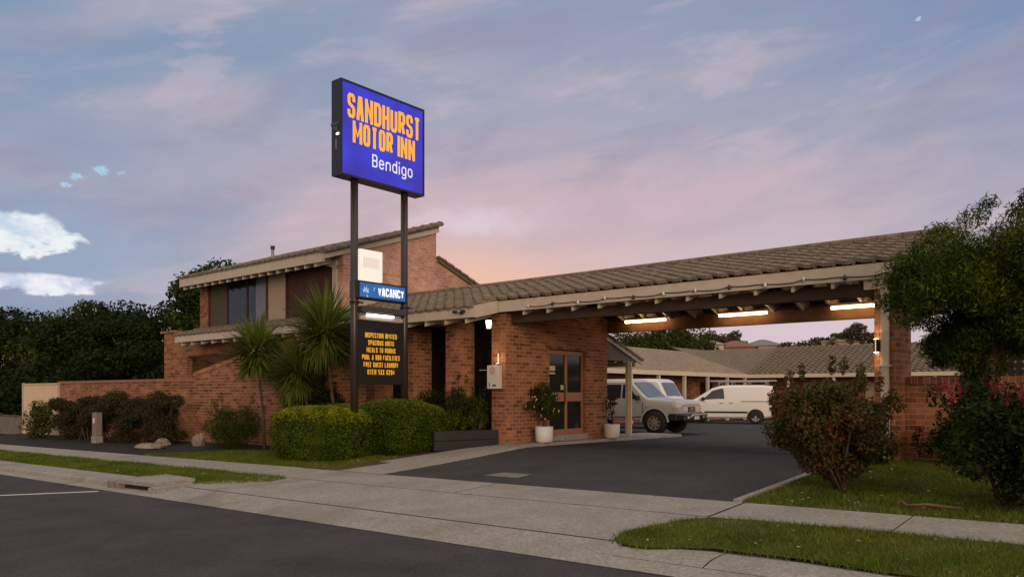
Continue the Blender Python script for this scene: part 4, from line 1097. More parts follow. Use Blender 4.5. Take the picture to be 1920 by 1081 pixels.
t = thing('hanging_lantern', (-11.85, 13.35, 2.9), 'small lit glass lantern hanging in the dark recess left of the office pillar', 'lantern')
MB().lathe([(.0, 2.70), (.055, 2.70), (.085, 2.88), (.0, 2.88)], 6, c=(-11.85, 13.35, 0)).build('shade', LANT, t)
m = MB()
for k in range(6):
    q = k*math.pi/3; m.tube([(-11.85+.057*math.cos(q), 13.35+.057*math.sin(q), 2.695), (-11.85+.088*math.cos(q), 13.35+.088*math.sin(q), 2.885)], .007, 5)
m.lathe([(0, 2.89), (.10, 2.89), (.03, 2.96), (0, 2.97)], 6, c=(-11.85, 13.35, 0)); m.build('frame', BLACK, t)
t = thing('wall_sconce', (-11.08, 12.83, 1.9), 'slim cream wall light above the white box on the office pillar', 'lamp')
MB().tube([(-11.08, 12.80, 1.86), (-11.08, 12.80, 2.06)], .017, 10).build('tube', emit('soft_tube', lin(255, 222, 170), .9), t, smooth=True)
MB().box(-11.13, -11.03, 12.77, 12.848, 1.83, 1.858).build('bracket', CREAML, t)
ld = bpy.data.lights.new('lamp_light', 'POINT'); ld.energy = 1.6; ld.color = (1, .66, .36); ld.shadow_soft_size = .05
lo = bpy.data.objects.new('lamp_light', ld); COL.objects.link(lo); lo.parent = t; lo.location = (0, -.14, .03)
t = thing('after_hours_box', (-11.17, 12.8, 1.6), 'white metal box with red ringed notice on the front of the office pillar', 'box')
MB().box(-11.33, -11.01, 12.70, 12.848, 1.28, 1.80).build('box', plain('white_enamel', (.55, .50, .46), .5), t, bevel=.008)
m = MB(); C0 = (-11.17, 1.68)
def ring(m, cx, cz, r0, r1, y, n=28):
    vs = [(cx+r*math.cos(2*math.pi*k/n), y, cz+r*1.15*math.sin(2*math.pi*k/n)) for r in (r0, r1) for k in range(n)]
    m.add(vs, [(k, (k+1) % n, (k+1) % n+n, k+n) for k in range(n)])
m = MB(); ring(m, *C0, .058, .072, 12.696); m.add([(C0[0]-.012, 12.696, C0[1]-.035), (C0[0]+.02, 12.696, C0[1]-.04), (C0[0]+.016, 12.696, C0[1]+.005), (C0[0]+.004, 12.696, C0[1]+.01), (C0[0]+.012, 12.696, C0[1]+.04), (C0[0]-.012, 12.696, C0[1]+.03)], [(0, 1, 2, 3, 4, 5)])
m.build('red_mark', plain('red_print', (.42, .07, .03), .6), t)
MB().box(-11.16, -11.07, 12.694, 12.699, 1.335, 1.37).build('slot', BLACK, t); MB().box(-11.26, -11.245, 12.690, 12.699, 1.33, 1.41).build('lever', BLACK, t)
MB().tube([(-11.33, 12.75, 1.70), (-11.60, 12.75, 1.70)], .008, 6).build('rod', plain('pale_rod', (.5, .45, .4), .5), t)
t = thing('flood_light', (-11.40, 11.9, 2.92), 'small black twin floodlight fixed to the cream fascia left of the office pillar', 'light')
MB().box(-11.44, -11.36, 11.945, 11.968, 2.89, 2.95).build('base', BLACK, t)
for s in (-1, 1):
    MB().tube([(-11.40, 11.94, 2.92), (-11.40+s*.09, 11.88, 2.935)], .012, 6).build('arm', BLACK, t)
    MB().lathe([(0, -.05), (.03, -.05), (.042, .04), (0, .04)], 12, 'y', (-11.40+s*.12, 11.86, 2.94)).build('lamp_head', BLACK, t)
# festoon of bulbs along the carport fascia
t = thing('festoon_lights', (-7, 12.7, 3.05), 'black cable with small unlit white bulbs strung along the carport fascia', 'string lights')
pts = []; bx_ = []
n = 12; ua, ub = -10.15, -3.05
for i in range(n):
    u = ua+(ub-ua)*i/(n-1); z = 3.045+(.012 if i % 2 else -.008)
    pts.append((u, 12.712, z)); bx_.append((u, z))
    if i < n-1:
        for f_ in (.25, .5, .75): pts.append((u+(ub-ua)/(n-1)*f_, 12.712, z-.022*math.sin(math.pi*f_)))
MB().tube(pts, .009, 6).build('cable', BLACK, t, smooth=True)
BULB = plain('white_bulb', (.62, .58, .52), .25)
for i, (u, z) in enumerate(bx_):
    MB().lathe([(0, z+.03), (.014, z+.03), (.014, z+.012), (.026, z-.005), (.03, z-.03), (.018, z-.052), (0, z-.058)] if i % 3 else [(0, z+.035), (.02, z+.03), (.02, z-.03), (0, z-.035)], 10, c=(u, 12.70, 0)).build('bulb', BULB if i % 3 != 1 else BLACK, t, smooth=True)

# ------------------------------------------------------------------ garden walls and fences
gw = thing('garden_wall', (-24, 11.3, g(-24, 11.3)), 'long low brick garden wall with sloping soldier course top, left of the palms', 'wall')
m = MB(); m.box(-31.9, -21.62, 11.25, 11.47, -.9, 1.53)
m.prism([(-21.618, -.7), (-14.0, -.7), (-14.0, 2.72), (-16.6, 2.46), (-17.8, 2.26), (-19.1, 2.10), (-21.618, 1.66)], 1, 11.22, 11.46)
m.build('wall', BR, gw)
m = MB(); m.box(-31.92, -21.62, 11.23, 11.49, 1.531, 1.62); m.build('coping', plain('brick_coping', (.28, .125, .07), .85, var=.2, scale=6), gw)
# header bricks on the raked top, each a block
m = MB(); seg = [(-21.62, 1.662), (-19.1, 2.102), (-17.8, 2.262), (-16.6, 2.462), (-14.0, 2.722)]
for (a, za), (b_, zb) in zip(seg[:-1], seg[1:]):
    L_ = math.hypot(b_-a, zb-za); k = int(L_/.088)
    for i in range(k):
        t0, t1 = i/k, (i+.88)/k
        p0 = (a+(b_-a)*t0, za+(zb-za)*t0); p1 = (a+(b_-a)*t1, za+(zb-za)*t1)
        m.prism([p0, p1, (p1[0], p1[1]+.115), (p0[0], p0[1]+.115)], 1, 11.20, 11.48)
m.build('coping', brick('header_brick', [(.20, .08, .04), (.33, .14, .07), (.40, .19, .10)], MORT), gw)
rw_ = thing('garden_wall', (-1, 13.3, g(-1, 13.3)), 'dark brick garden wall with flat brick top, right of the carport pillar', 'wall')
m = MB(); m.box(-2.928, 9, 13.2, 13.42, -.3, 1.33); m.build('wall', BR, rw_)
m = MB(); m.box(-2.926, 9, 13.19, 13.43, 1.331, 1.44); m.build('coping', BRS, rw_)
# pierced screen behind the right wall
t = thing('breeze_block_screen', (-.3, 13.9, 1.4), 'dark pierced block screen with small round holes behind the feathery tree', 'screen')
m = MB(); sz = .105
u = -2.02
while u < 6:
    z = 1.30
    while z < 1.93:
        c_ = (u+sz/2, z+sz/2); r = .022; k = 8
        o_ = [(u, z), (u+sz/2, z), (u+sz, z), (u+sz, z+sz/2), (u+sz, z+sz), (u+sz/2, z+sz), (u, z+sz), (u, z+sz/2)]
        i_ = [(c_[0]+r*math.cos(-2.356+q*.7854), c_[1]+r*math.sin(-2.356+q*.7854)) for q in range(8)]
        for y in (13.86, 13.92):
            m.add([(p[0], y, p[1]) for p in o_]+[(p[0], y, p[1]) for p in i_], [(q, (q+1) % 8, (q+1) % 8+8, q+8) for q in range(8)])
        m.add([(p[0], 13.86, p[1]) for p in i_]+[(p[0], 13.92, p[1]) for p in i_], [(q, (q+1) % 8, (q+1) % 8+8, q+8) for q in range(8)])
        z += sz
    u += sz
m.build('block', plain('dark_block', (.03, .022, .018), .9), t)
MB().box(-2.04, 6, 13.84, 13.94, 1.935, 2.0).build('coping', plain('red_coping', (.30, .09, .06), .8, var=.2), t)
# cream steel fence panel
t = thing('steel_fence', (-34, 11.25, g(-34, 11.25)), 'cream ribbed steel fence panel at the left end of the brick wall', 'fence')
m = MB(); u = -35.75; prof = []
while u < -31.98:
    prof += [(u, 11.25), (u+.07, 11.25), (u+.09, 11.215), (u+.15, 11.215), (u+.17, 11.25)]; u += .19
n = len(prof)
m.add([(a, b_, g(a, b_)-.1) for a, b_ in prof]+[(a, b_, 1.52) for a, b_ in prof], [(i, i+1, i+1+n, i+n) for i in range(n-1)])
m.build('sheet', FENCEC, t)
MB().box(-35.78, -31.95, 11.20, 11.27, 1.50, 1.56).build('rail', FENCEC, t); 
for u in (-35.80, -32.0): MB().box(u-.03, u+.03, 11.20, 11.29, -.9, 1.58).build('post', FENCEC, t)
t = thing('timber_fence', (-42, 11.6, g(-42, 11.6)), 'low weathered grey paling fence at the far left under the trees', 'fence')
u = -60.0; m = MB(); rng = random.Random(3)
while u < -35.9:
    m.box(u, u+.16, 11.58, 11.60, g(u, 11.6)-.1, .14+rng.uniform(-.02, .02)); u += .175
m.build('palings', FENCEG, t)
MB().box(-60, -35.9, 11.605, 11.66, -.05, .03).build('rail', FENCEG, t); MB().box(-60, -35.88, 11.55, 11.64, .165, .20).build('capping', plain('rusty_capping', (.14, .08, .05), .8), t)

# ------------------------------------------------------------------ small garden things
t = thing('service_pillar', (-25.2, 9.95, g(-25.2, 9.95)), 'short grey concrete service post in the dark mulch before the bronze hedge', 'post')
z0 = g(-25.2, 9.95)
MB().bbox(-25.34, -25.02, 9.82, 10.06, z0-.1, z0+.22, .015).build('base', KERBM, t)
MB().bbox(-25.32, -25.04, 9.84, 10.04, z0+.221, z0+.95, .012).build('column', plain('grey_concrete', (.20, .165, .14), .8, var=.15), t)
MB().box(-25.22, -25.12, 9.825, 9.838, z0+.62, z0+.78).build('plate', PLATE, t)
def rock(name, label, u, v, r, sq, seed):
    rng = random.Random(seed); m = MB(); n, k = 10, 6; vs = []
    for j in range(k+1):
        for i in range(n):
            a = 2*math.pi*i/n; b_ = math.pi*(j/k-.5); q = rng.uniform(.8, 1.1)
            vs.append((u+r[0]*math.cos(a)*math.cos(b_)*q, v+r[1]*math.sin(a)*math.cos(b_)*q, g(u, v)+r[2]*.35+r[2]*math.sin(b_)*q))
    m.add(vs, [(j*n+i, j*n+(i+1) % n, (j+1) * n+(i+1) % n, (j+1)*n+i) for j in range(k) for i in range(n)])
    o = m.build(name, ROCKM); tag(o, label, 'rock'); return o
rock('garden_rock', 'upright grey garden rock beside the dark shrub at the wall', -19.95, 10.5, (.22, .18, .26), 0, 1)
rock('garden_rock', 'broad flat pale rock lying in the mulch', -20.6, 9.5, (.62, .34, .12), 0, 2)
rock('garden_rock', 'small pinkish rock behind the flat rock in the mulch', -21.2, 10.1, (.30, .2, .16), 0, 3)
t = thing('planter_box', (-11.6, 12.4, g(-11.6, 12.4)), 'long dark charcoal timber planter box at the foot of the office pillar', 'planter')
PD = plain('charcoal_boards', (.018, .017, .019), .6, var=.2, scale=6)
# boards set along the path edge
pa, pb = Vector((-11.62, 11.35)), Vector((-11.10, 12.83)); d = (pb-pa).normalized(); nrm = Vector((-d.y, d.x))
def board(a, b_, th, z0, z1, name):
    m = MB(); q = (b_-a).normalized(); nn = Vector((-q.y, q.x))*th
    c = [a, b_, b_+nn, a+nn]; m.add([(p.x, p.y, z0) for p in c]+[(p.x, p.y, z1) for p in c], [(3, 2, 1, 0), (4, 5, 6, 7), (0, 1, 5, 4), (1, 2, 6, 5), (2, 3, 7, 6), (3, 0, 4, 7)])
    return m.build(name, PD, t, bevel=.004)
for k in range(2): board(pa, pb, .04, -.05+.215*k, .155+.215*k, 'board')
board(pa+d*.0+nrm*.042, pa+nrm*1.3, -.04, -.05, .37, 'end_board')
m = MB(); c = [pa+nrm*.045+d*.05, pb+nrm*.045, pb+nrm*1.3, pa+nrm*1.3+d*.05]; m.add([(p.x, p.y, .30) for p in c], [(0, 1, 2, 3)]); m.build('soil', SOIL, t)
def pot_plant(u, v, label, fr, fz, nleaf, mat, flowers, sd, lsz):
    z0 = g(u, v)+.07
    t = thing('potted_shrub', (u, v, z0), label, 'potted plant', 'potted shrubs beside the office door')
    MB().lathe([(0, z0), (.165, z0), (.195, z0+.04), (.205, z0+.36), (.185, z0+.365), (.18, z0+.30)], 28, c=(u, v, 0)).build('pot', POTM, t, smooth=True)
    MB().lathe([(0, z0+.32), (.183, z0+.32)], 20, c=(u, v, 0)).build('soil', SOIL, t)
    m = MB(); rng = random.Random(sd)
    bl = crown_blobs((u, v, z0+fz), fr, 16, fr[0]*.45, sd)
    for q in rng.sample(bl, 8): m.tube([(u+rng.uniform(-.06, .06), v+rng.uniform(-.06, .06), z0+.3), (u, v, z0+.3+.4*(q[2]-z0-.3)), q[:3]], [.012, .009, .004], 5)
    m.build('stems', BARK, t)
    leaf_cloud('foliage', mat, t, bl, nleaf, lsz, .5, sd, .2)
    if flowers:
        m = MB()
        for k in range(flowers):
            q = rng.choice(bl); a = rng.uniform(-3.0, 0.3); x, y, z = q[0]+q[3]*1.05*math.cos(a), q[1]+q[4]*1.05*math.sin(a), q[2]+rng.uniform(-.7, .6)*q[5]
            s = rng.uniform(.018, .032)
            m.add([(x-s, y, z), (x, y-s, z-s*.3), (x+s, y, z), (x, y+s*.3, z+s)], [(0, 1, 2, 3)]); m.add([(x, y-s*.6, z-s), (x+s*.6, y-s*.4, z), (x, y-s*.6, z+s), (x-s*.6, y-s*.4, z)], [(0, 1, 2, 3)])
        m.build('flowers', plain('pale_rose', (.62, .40, .26), .6), t)
    return t
pot_plant(-10.50, 13.72, 'white round pot with bushy flowering green shrub left of the glazed door', (.40, .40, .46), .92, 3600, TREEL2, 26, 4, .028)
pot_plant(-10.55, 16.65, 'white round pot with thin leggy shrub right of the glazed door', (.20, .20, .48), .95, 520, BROWNLEAF, 0, 9, .026)

# ------------------------------------------------------------------ hedges, shrubs and palms
def hedge(name, label, base, blobs, n, size, mat, seed, cat='hedge', group=None, box=True, shell=.86):
    t = thing(name, base, label, cat, group)
    leaf_cloud('foliage', mat, t, blobs, n, size, .55, seed, shell, box=box)
    m = MB(); rng = random.Random(seed)
    for q in blobs[:14]:
        for k in range(3): m.tube([(q[0]+rng.uniform(-.15, .15), q[1]+rng.uniform(-.15, .15), base[2]-.05), (q[0]+rng.uniform(-.3, .3)*q[3], q[1]+rng.uniform(-.3, .3)*q[4], q[2]+q[5]*.3)], [.02, .008], 5)
    m.build('stems', BARK, t)
    return t
def fresh_top(t, blobs, n, size, mat, seed):
    rng = np.random.default_rng(seed); out = []
    for (x, y, z, a, b_, c) in blobs:
        d = rng.uniform(-1, 1, (n*3, 3)); ax = rng.integers(0, 3, n*3); d[np.arange(n*3), ax] = np.sign(d[np.arange(n*3), ax])
        d /= ((np.abs(d)**3.6).sum(1)**(1/3.6))[:, None]
        d = d[d[:, 2] > .42+.42*rng.random(n*3)]
        out.append(np.array([x, y, z])+d*np.array([a, b_, c])*(.99+.06*rng.random((len(d), 1))))
    p = np.concatenate(out); m_ = len(p)
    off = np.array(t.location); nrm = rng.normal(size=(m_, 3))*.5+np.array([0, -.2, .9]); nrm /= np.linalg.norm(nrm, axis=1)[:, None]
    q = rng.normal(size=(m_, 3)); q -= nrm*(q*nrm).sum(1)[:, None]; q /= np.linalg.norm(q, axis=1)[:, None]
    b_ = np.cross(nrm, q); s = size*(.6+.8*rng.random(m_))[:, None]
    co = np.stack([p-q*s, p+b_*s*.55, p+q*s, p-b_*s*.55], 1).reshape(-1, 3)-off
    mesh_np('new_growth', co, m_, 4, mat, t)
NEWG = leafmat('new_growth_leaf', [(.14, .17, .012), (.27, .28, .018), (.42, .38, .03)], .35)
NEWG2 = leafmat('fresh_green_leaf', [(.06, .095, .012), (.11, .15, .018), (.17, .20, .025)], .35)
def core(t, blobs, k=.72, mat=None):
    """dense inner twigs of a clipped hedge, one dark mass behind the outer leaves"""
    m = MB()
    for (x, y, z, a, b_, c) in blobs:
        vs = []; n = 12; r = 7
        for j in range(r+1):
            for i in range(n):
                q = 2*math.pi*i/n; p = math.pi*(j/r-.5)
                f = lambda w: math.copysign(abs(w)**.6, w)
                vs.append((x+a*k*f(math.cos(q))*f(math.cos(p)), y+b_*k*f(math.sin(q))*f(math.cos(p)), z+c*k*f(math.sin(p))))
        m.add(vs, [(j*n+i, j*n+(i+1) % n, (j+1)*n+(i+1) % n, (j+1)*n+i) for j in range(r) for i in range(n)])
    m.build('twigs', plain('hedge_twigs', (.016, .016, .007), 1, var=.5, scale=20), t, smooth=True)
gz = g(-13.3, 9.6)
hb = [(-13.35, 9.55, gz+.52, .92, .58, .56), (-12.75, 9.75, gz+.50, .50, .58, .54)]
t = hedge('clipped_hedge', 'boxy clipped hedge with yellow green top in front of the sign posts', (-13.3, 9.6, gz), hb, 42000, .022, HEDGEM2, 21, box=3.6); core(t, hb); fresh_top(t, hb, 9000, .022, NEWG, 24)
gz = g(-12.4, 11.2)
hb = [(-12.42, 10.95, gz+.55, .74, .68, .58), (-12.2, 11.45, gz+.50, .50, .50, .52)]
t = hedge('clipped_hedge', 'rounded green hedge right of the near sign post', (-12.4, 11.2, gz), hb, 36000, .022, HEDGEM2, 22, box=2.6); core(t, hb); fresh_top(t, hb, 4500, .022, NEWG2, 25)
hb = [(-14.1, 11.0, gz+.50, .85, .38, .52)]
t = hedge('clipped_hedge', 'low green hedge strip behind the boxy clipped hedge', (-14.1, 11.0, gz), hb, 14000, .022, HEDGEM2, 23, box=3); core(t, hb); fresh_top(t, hb, 6000, .022, NEWG, 26)
def shrub(name, label, base, ctr, r, nb, rb, n, size, mat, seed, cat='shrub', group=None, aspect=.5, droop=0, shell=.3, stems=10):
    t = thing(name, base, label, cat, group); bl = crown_blobs(ctr, r, nb, rb, seed); rng = random.Random(seed)
    for k in range(nb//2):                       # stray shoots that break the outline
        a = rng.uniform(0, 6.283); e = math.asin(rng.uniform(-.1, 1)); q = rng.uniform(.98, 1.16)
        bl.append((ctr[0]+r[0]*q*math.cos(a)*math.cos(e), ctr[1]+r[1]*q*math.sin(a)*math.cos(e), ctr[2]+r[2]*q*math.sin(e)+rb*.2, rb*.28, rb*.28, rb*.6))
    leaf_cloud('foliage', mat, t, bl, n, size, aspect, seed, shell, droop)
    m = MB()
    for q in rng.sample(bl, min(stems, len(bl))):
        s = Vector((base[0]+rng.uniform(-.06, .06), base[1]+rng.uniform(-.06, .06), base[2]-.05)); e = Vector(q[:3])
        m.tube([s, s.lerp(e, .5)+Vector((rng.uniform(-.05, .05), rng.uniform(-.05, .05), .05)), e], [.022, .015, .005], 6)
    m.build('stems', BARK, t, smooth=True)
    return t, bl
P3 = lambda u, v: (u, v, g(u, v))
# planting in and behind the planter box
shrub('garden_shrub', 'low bright green ground shrub behind the charcoal planter', P3(-12.0, 12.2), (-11.95, 12.15, .42), (.40, .42, .30), 14, .2, 5200, .022, HEDGEM2, 31)
shrub('garden_shrub', 'tall blue green shrub in front of the recess beside the office pillar', P3(-11.95, 12.62), (-11.85, 12.55, .85), (.50, .30, .62), 20, .22, 6200, .026, TREEL, 32)
shrub('garden_shrub', 'sprawling dark shrub against the brick pillar behind the round hedge', P3(-12.7, 12.5), (-12.65, 12.4, .75), (.42, .30, .55), 16, .22, 4200, .026, DKLEAF, 33)
shrub('garden_shrub', 'small leafy shrub inside the charcoal planter near its right end', (-11.45, 12.45, .3), (-11.42, 12.5, .52), (.22, .25, .28), 10, .14, 2600, .022, TREEL2, 34)
# left bed
bz = g(-26, 10.5)
hb = [(-29.2+.95*k, 10.55+.1*math.sin(k*2.1), bz+.72+.02*k, .85, .55, .84+.10*math.sin(k*1.7)) for k in range(9)]
t = thing('bronze_hedge', (-26, 10.5, bz), 'long loose dark hedge with bronze tips in front of the low brick wall', 'hedge')
leaf_cloud('foliage', leafmat('bronze_hedge_leaf', [(.012, .018, .006), (.026, .032, .010), (.050, .040, .016), (.085, .040, .020)], .2), t, [q for q in sum([crown_blobs(b[:3], b[3:], 9, .30, 40+i) for i, b in enumerate(hb)], [])], 56000, .034, .5, 41, .3)
m = MB(); rng = random.Random(41)
for q in hb:
    for k in range(5): m.tube([(q[0]+rng.uniform(-.4, .4), q[1]+rng.uniform(-.2, .2), bz-.1), (q[0]+rng.uniform(-.5, .5), q[1]+rng.uniform(-.3, .3), q[2]+.3)], [.02, .008], 5)
m.build('stems', BARK, t)
shrub('garden_shrub', 'sparse pale leaved bush in front of the cream steel fence', P3(-31.2, 10.3), (-31.2, 10.35, g(-31, 10.3)+.62), (.95, .45, .72), 26, .26, 4200, .04, TREEL2, 42)
shrub('garden_shrub', 'dark feathery bush against the brick wall left of the palms', P3(-18.2, 10.55), (-18.2, 10.55, g(-18.2, 10.5)+.42), (1.30, .50, .78), 34, .28, 15000, .03, TREEL, 43, aspect=.22)
def palm(label, u, v, top, lean, crown, n, seed, r0=.055, droop=.5):
    z0 = g(u, v); t = thing('yucca_palm', (u, v, z0), label, 'palm', 'spiky yucca palms by the wall'); rng = random.Random(seed)
    c = Vector((u+lean[0], v+lean[1], top)); b_ = Vector((u, v, z0-.1))
    MB().tube([b_, b_.lerp(c, .4)+Vector((lean[0]*-.12, 0, 0)), b_.lerp(c, .8), c], [r0*1.2, r0, r0*.85, r0*.8], 10).build('trunk', BARK, t, smooth=True)
    m = MB()
    for k in range(n):
        a = rng.uniform(0, 2*math.pi); e = math.asin(rng.uniform(-.62, 1.0)); L_ = crown*rng.uniform(.62, 1.12)*(1 if e > -.3 else .8); w = rng.uniform(.018, .030)
        d = Vector((math.cos(a)*math.cos(e), math.sin(a)*math.cos(e), math.sin(e)))
        s = Vector((-math.sin(a), math.cos(a), 0)); o_ = c+Vector((0, 0, rng.uniform(-.34, .14)))+d*.04
        pts = []
        for i, (f_, ww) in enumerate(((0, .7), (.3, 1.0), (.65, .8), (1, .03))):
            p = o_+d*L_*f_-Vector((0, 0, 1))*droop*.35*L_*f_*f_*math.cos(e); up_ = d.cross(s)
            pts += [p-s*w*ww+up_*w*.35*ww, p, p+s*w*ww+up_*w*.35*ww]
        fs = []
        for i in range(3):
            q = i*3; fs += [(q, q+1, q+4, q+3), (q+1, q+2, q+5, q+4)]
        m.add(pts, fs)
    for k in range(n//3):                        # older leaves hanging round the stem
        a = rng.uniform(0, 2*math.pi); L_ = crown*rng.uniform(.45, .8); w = rng.uniform(.014, .024)
        o_ = c+Vector((0, 0, rng.uniform(-.42, -.15))); s = Vector((-math.sin(a), math.cos(a), 0)); r_ = Vector((math.cos(a), math.sin(a), 0))
        pts = []
        for f_, ww in ((0, .7), (.35, 1), (.7, .7), (1, .04)):
            p = o_+r_*L_*.62*math.sin(f_*1.5)-Vector((0, 0, 1))*L_*.75*f_*f_; pts += [p-s*w*ww, p+Vector((0, 0, w*.3)), p+s*w*ww]
        fs = []
        for i in range(3):
            q = i*3; fs += [(q, q+1, q+4, q+3), (q+1, q+2, q+5, q+4)]
        m.add(pts, fs)
    m.build('crown', YUCL, t)
    return t
palm('tall spiky yucca palm nearest the sign post, its crown before the roof fascia', -14.15, 10.75, 2.62, (-.32, -.1), 1.18, 700, 51, r0=.04, droop=.16)
palm('mid height spiky yucca palm furthest left, thin upright trunk', -16.7, 10.5, 2.30, (-.35, 0), .98, 620, 52, r0=.036, droop=.14)
palm('short spiky yucca palm leaning left between the two taller palms', -14.75, 10.7, 1.72, (-.75, -.1), .92, 520, 53, r0=.034, droop=.18)
palm('low dark spiky yucca palm hidden behind the short palm', -15.9, 11.0, 1.55, (-.2, -.05), .85, 380, 54, r0=.036, droop=.2)

shrub('garden_shrub', 'dense dark leafy shrub under the spiky palms against the brick wall', P3(-15.4, 10.95), (-15.4, 11.0, .75), (1.05, .22, .75), 34, .26, 9000, .034, DKLEAF, 55)
# right garden
t, bl = shrub('red_tipped_bush', 'rounded bush with mixed red and green leaves at the drive edge', P3(-2.86, 9.62), (-3.0, 9.74, .80), (.72, .66, .66), 58, .21, 36000, .025, REDLEAF, 61, shell=.25)
m = MB(); rng = random.Random(66)
b0 = Vector(P3(-2.86, 9.62))
m.tube([b0-Vector((0, 0, .06)), b0+Vector((-.02, .02, .22))], [.055, .035], 8)
limb_ends = []
for k in range(9):
    q = rng.choice(bl); limb_ends.append(q); e = Vector(q[:3]); m.tube([b0+Vector((-.02, .02, .18)), b0.lerp(e, .5), e], [.026, .016, .006], 6)
for k in range(26):
    q = rng.choice(limb_ends); e = Vector(q[:3]); d = Vector((rng.uniform(-1, 1), rng.uniform(-1, 1), rng.uniform(.5, 1.2))).normalized()
    m.tube([e, e+d*rng.uniform(.18, .34)], [.006, .002], 4)
o = m.build('twigs', BARK, t, smooth=True)
t, bl = shrub('flowering_bush', 'large dark bush with pink red flower spikes at the right edge', P3(-1.1, 9.35), (-.98, 9.5, .72), (.92, .8, .70), 46, .27, 17000, .028, DKLEAF, 62, shell=.3)
rng = random.Random(62); fb = []
for k in range(40):
    u = (-1.74+.26*rng.random()) if k % 4 == 0 else (-1.28+1.3*rng.random())
    fb.append((u, 9.2+rng.uniform(-.3, .3), 1.18+rng.uniform(-.06, .12), .022, .022, .075))
leaf_cloud('blossoms', PINKF, t, fb, 1500, .017, .3, 63, .1)
shrub('garden_shrub', 'small dark green shrub at the foot of the right brick wall', P3(-2.1, 12.75), (-2.1, 12.7, g(-2, 12.7)+.30), (.55, .40, .36), 16, .2, 4200, .03, DKLEAF, 63)
shrub('garden_shrub', 'small blue grey bush between the red tipped bush and the brick pillar', P3(-3.25, 12.3), (-3.28, 12.2, .34), (.30, .3, .36), 12, .15, 2000, .024, TREEL, 64)
t = thing('fallen_branch', P3(-1.7, 8.9), 'short broken brown branch lying on the right lawn', 'branch')
z0 = g(-1.7, 8.9)+.03
m = MB(); m.tube([(-1.95, 8.78, z0), (-1.75, 8.85, z0+.02), (-1.45, 8.93, z0)], [.014, .018, .010], 7); m.tube([(-1.93, 8.79, z0), (-2.02, 8.86, z0+.05)], [.012, .006], 6); m.build('wood', plain('orange_bark', (.14, .07, .04), .8, var=.3, scale=20), t, smooth=True)

# ------------------------------------------------------------------ trees
# near feathery tree on the right
def near_tree():
    base = P3(-1.62, 11.6); t = thing('feathery_tree', base, 'large feathery dark green tree over the right end of the carport roof', 'tree')
    bl = crown_blobs((-1.30, 11.7, 2.60), (1.45, 1.35, .92), 76, .36, 71)+crown_blobs((-.5, 11.5, 2.5), (1.1, 1.0, .8), 30, .34, 72)+[(-2.50, 11.6, 3.02, .22, .26, .18), (-2.34, 11.6, 3.20, .24, .26, .18), (-2.16, 11.55, 3.34, .24, .26, .16), (-2.62, 11.6, 2.84, .18, .22, .16), (-2.0, 11.55, 3.32, .26, .26, .18), (-1.72, 11.5, 3.50, .22, .22, .16), (-1.58, 11.5, 3.64, .15, .15, .13)]
    bl += crown_blobs((-2.33, 11.6, 2.62), (.58, .6, .62), 26, .25, 73)
    limbs(base, (-1.45, 11.6, 2.7), bl, .075, 71, 12).build('trunk', BARK, t, smooth=True)
    leaf_cloud('crown', FEATH, t, bl, 108000, .035, .20, 71, .15, droop=.5)
    low = crown_blobs((-1.88, 12.0, 1.85), (.55, .5, .62), 28, .22, 77)+crown_blobs((-1.2, 12.2, 2.1), (.9, .5, .5), 14, .22, 78)
    leaf_cloud('low_sprays', FEATH, t, low, 32000, .034, .2, 77, .1, droop=.6)
    m = MB(); rng = random.Random(74)
    for k in range(12):
        s = Vector((rng.uniform(-1.4, -.3), 11.6, rng.uniform(3.1, 3.4))); e = s+Vector((rng.uniform(-.25, .35), rng.uniform(-.2, .2), rng.uniform(.25, .5)))
        m.tube([s, e], [.010, .003], 5)
    m.build('twigs', BARK, t)
    tw = [(-1.25+.10*k+.05*math.sin(k*3), 11.5, 3.50+.14*math.sin(k*1.3), .15, .15, .16) for k in range(9)]
    leaf_cloud('sprays', FEATH, t, tw, 1300, .045, .2, 75, .1)
near_tree()
# tree mass at the left: each tree its own
GL_ = 'dark trees beyond the garden wall'
tree('garden_tree', 'dark rounded tree at the far left edge above the grey fence', P3(-50, 15.5), (-50, 15.5, 2.9), (5.0, 3.5, 3.1), 46, 1.3, 26000, .11, DKLEAF, .2, 81, GL_)
tree('garden_tree', 'dark tree with lighter olive top, second from the left edge', P3(-45, 17), (-45, 17, 3.0), (3.6, 3.2, 3.1), 42, 1.1, 26000, .11, TREEL2, .2, 82, GL_)
tree('garden_tree', 'broad leafed dark tree in the middle of the left tree row', P3(-40, 16), (-40, 16, 2.9), (3.5, 3.0, 2.9), 44, 1.0, 26000, .105, DKLEAF, .2, 83, GL_)
tree('garden_tree', 'dark tree close to the left end wall of the motel', P3(-35.5, 15.5), (-35.6, 15.5, 2.5), (2.9, 2.6, 2.5), 40, .85, 22000, .095, DKLEAF, .16, 84, GL_)
tree('tall_tree', 'tall green tree rising behind the left end of the upper storey', P3(-36, 20.2), (-36.3, 20.2, 4.7), (3.3, 3.0, 3.4), 56, 1.0, 26000, .11, TREEL, .22, 85)
tree('garden_tree', 'lower dark understorey tree behind the cream steel fence', P3(-40, 13.4), (-40, 13.4, 1.3), (5.5, 1.5, 1.5), 40, .8, 11000, .12, DKLEAF, .1, 86, GL_)
tree('garden_tree', 'dark low tree behind the grey paling fence at the far left', P3(-50, 13.2), (-50, 13.2, 1.2), (5, 1.4, 1.6), 34, .8, 9000, .12, DKLEAF, .1, 87, GL_)
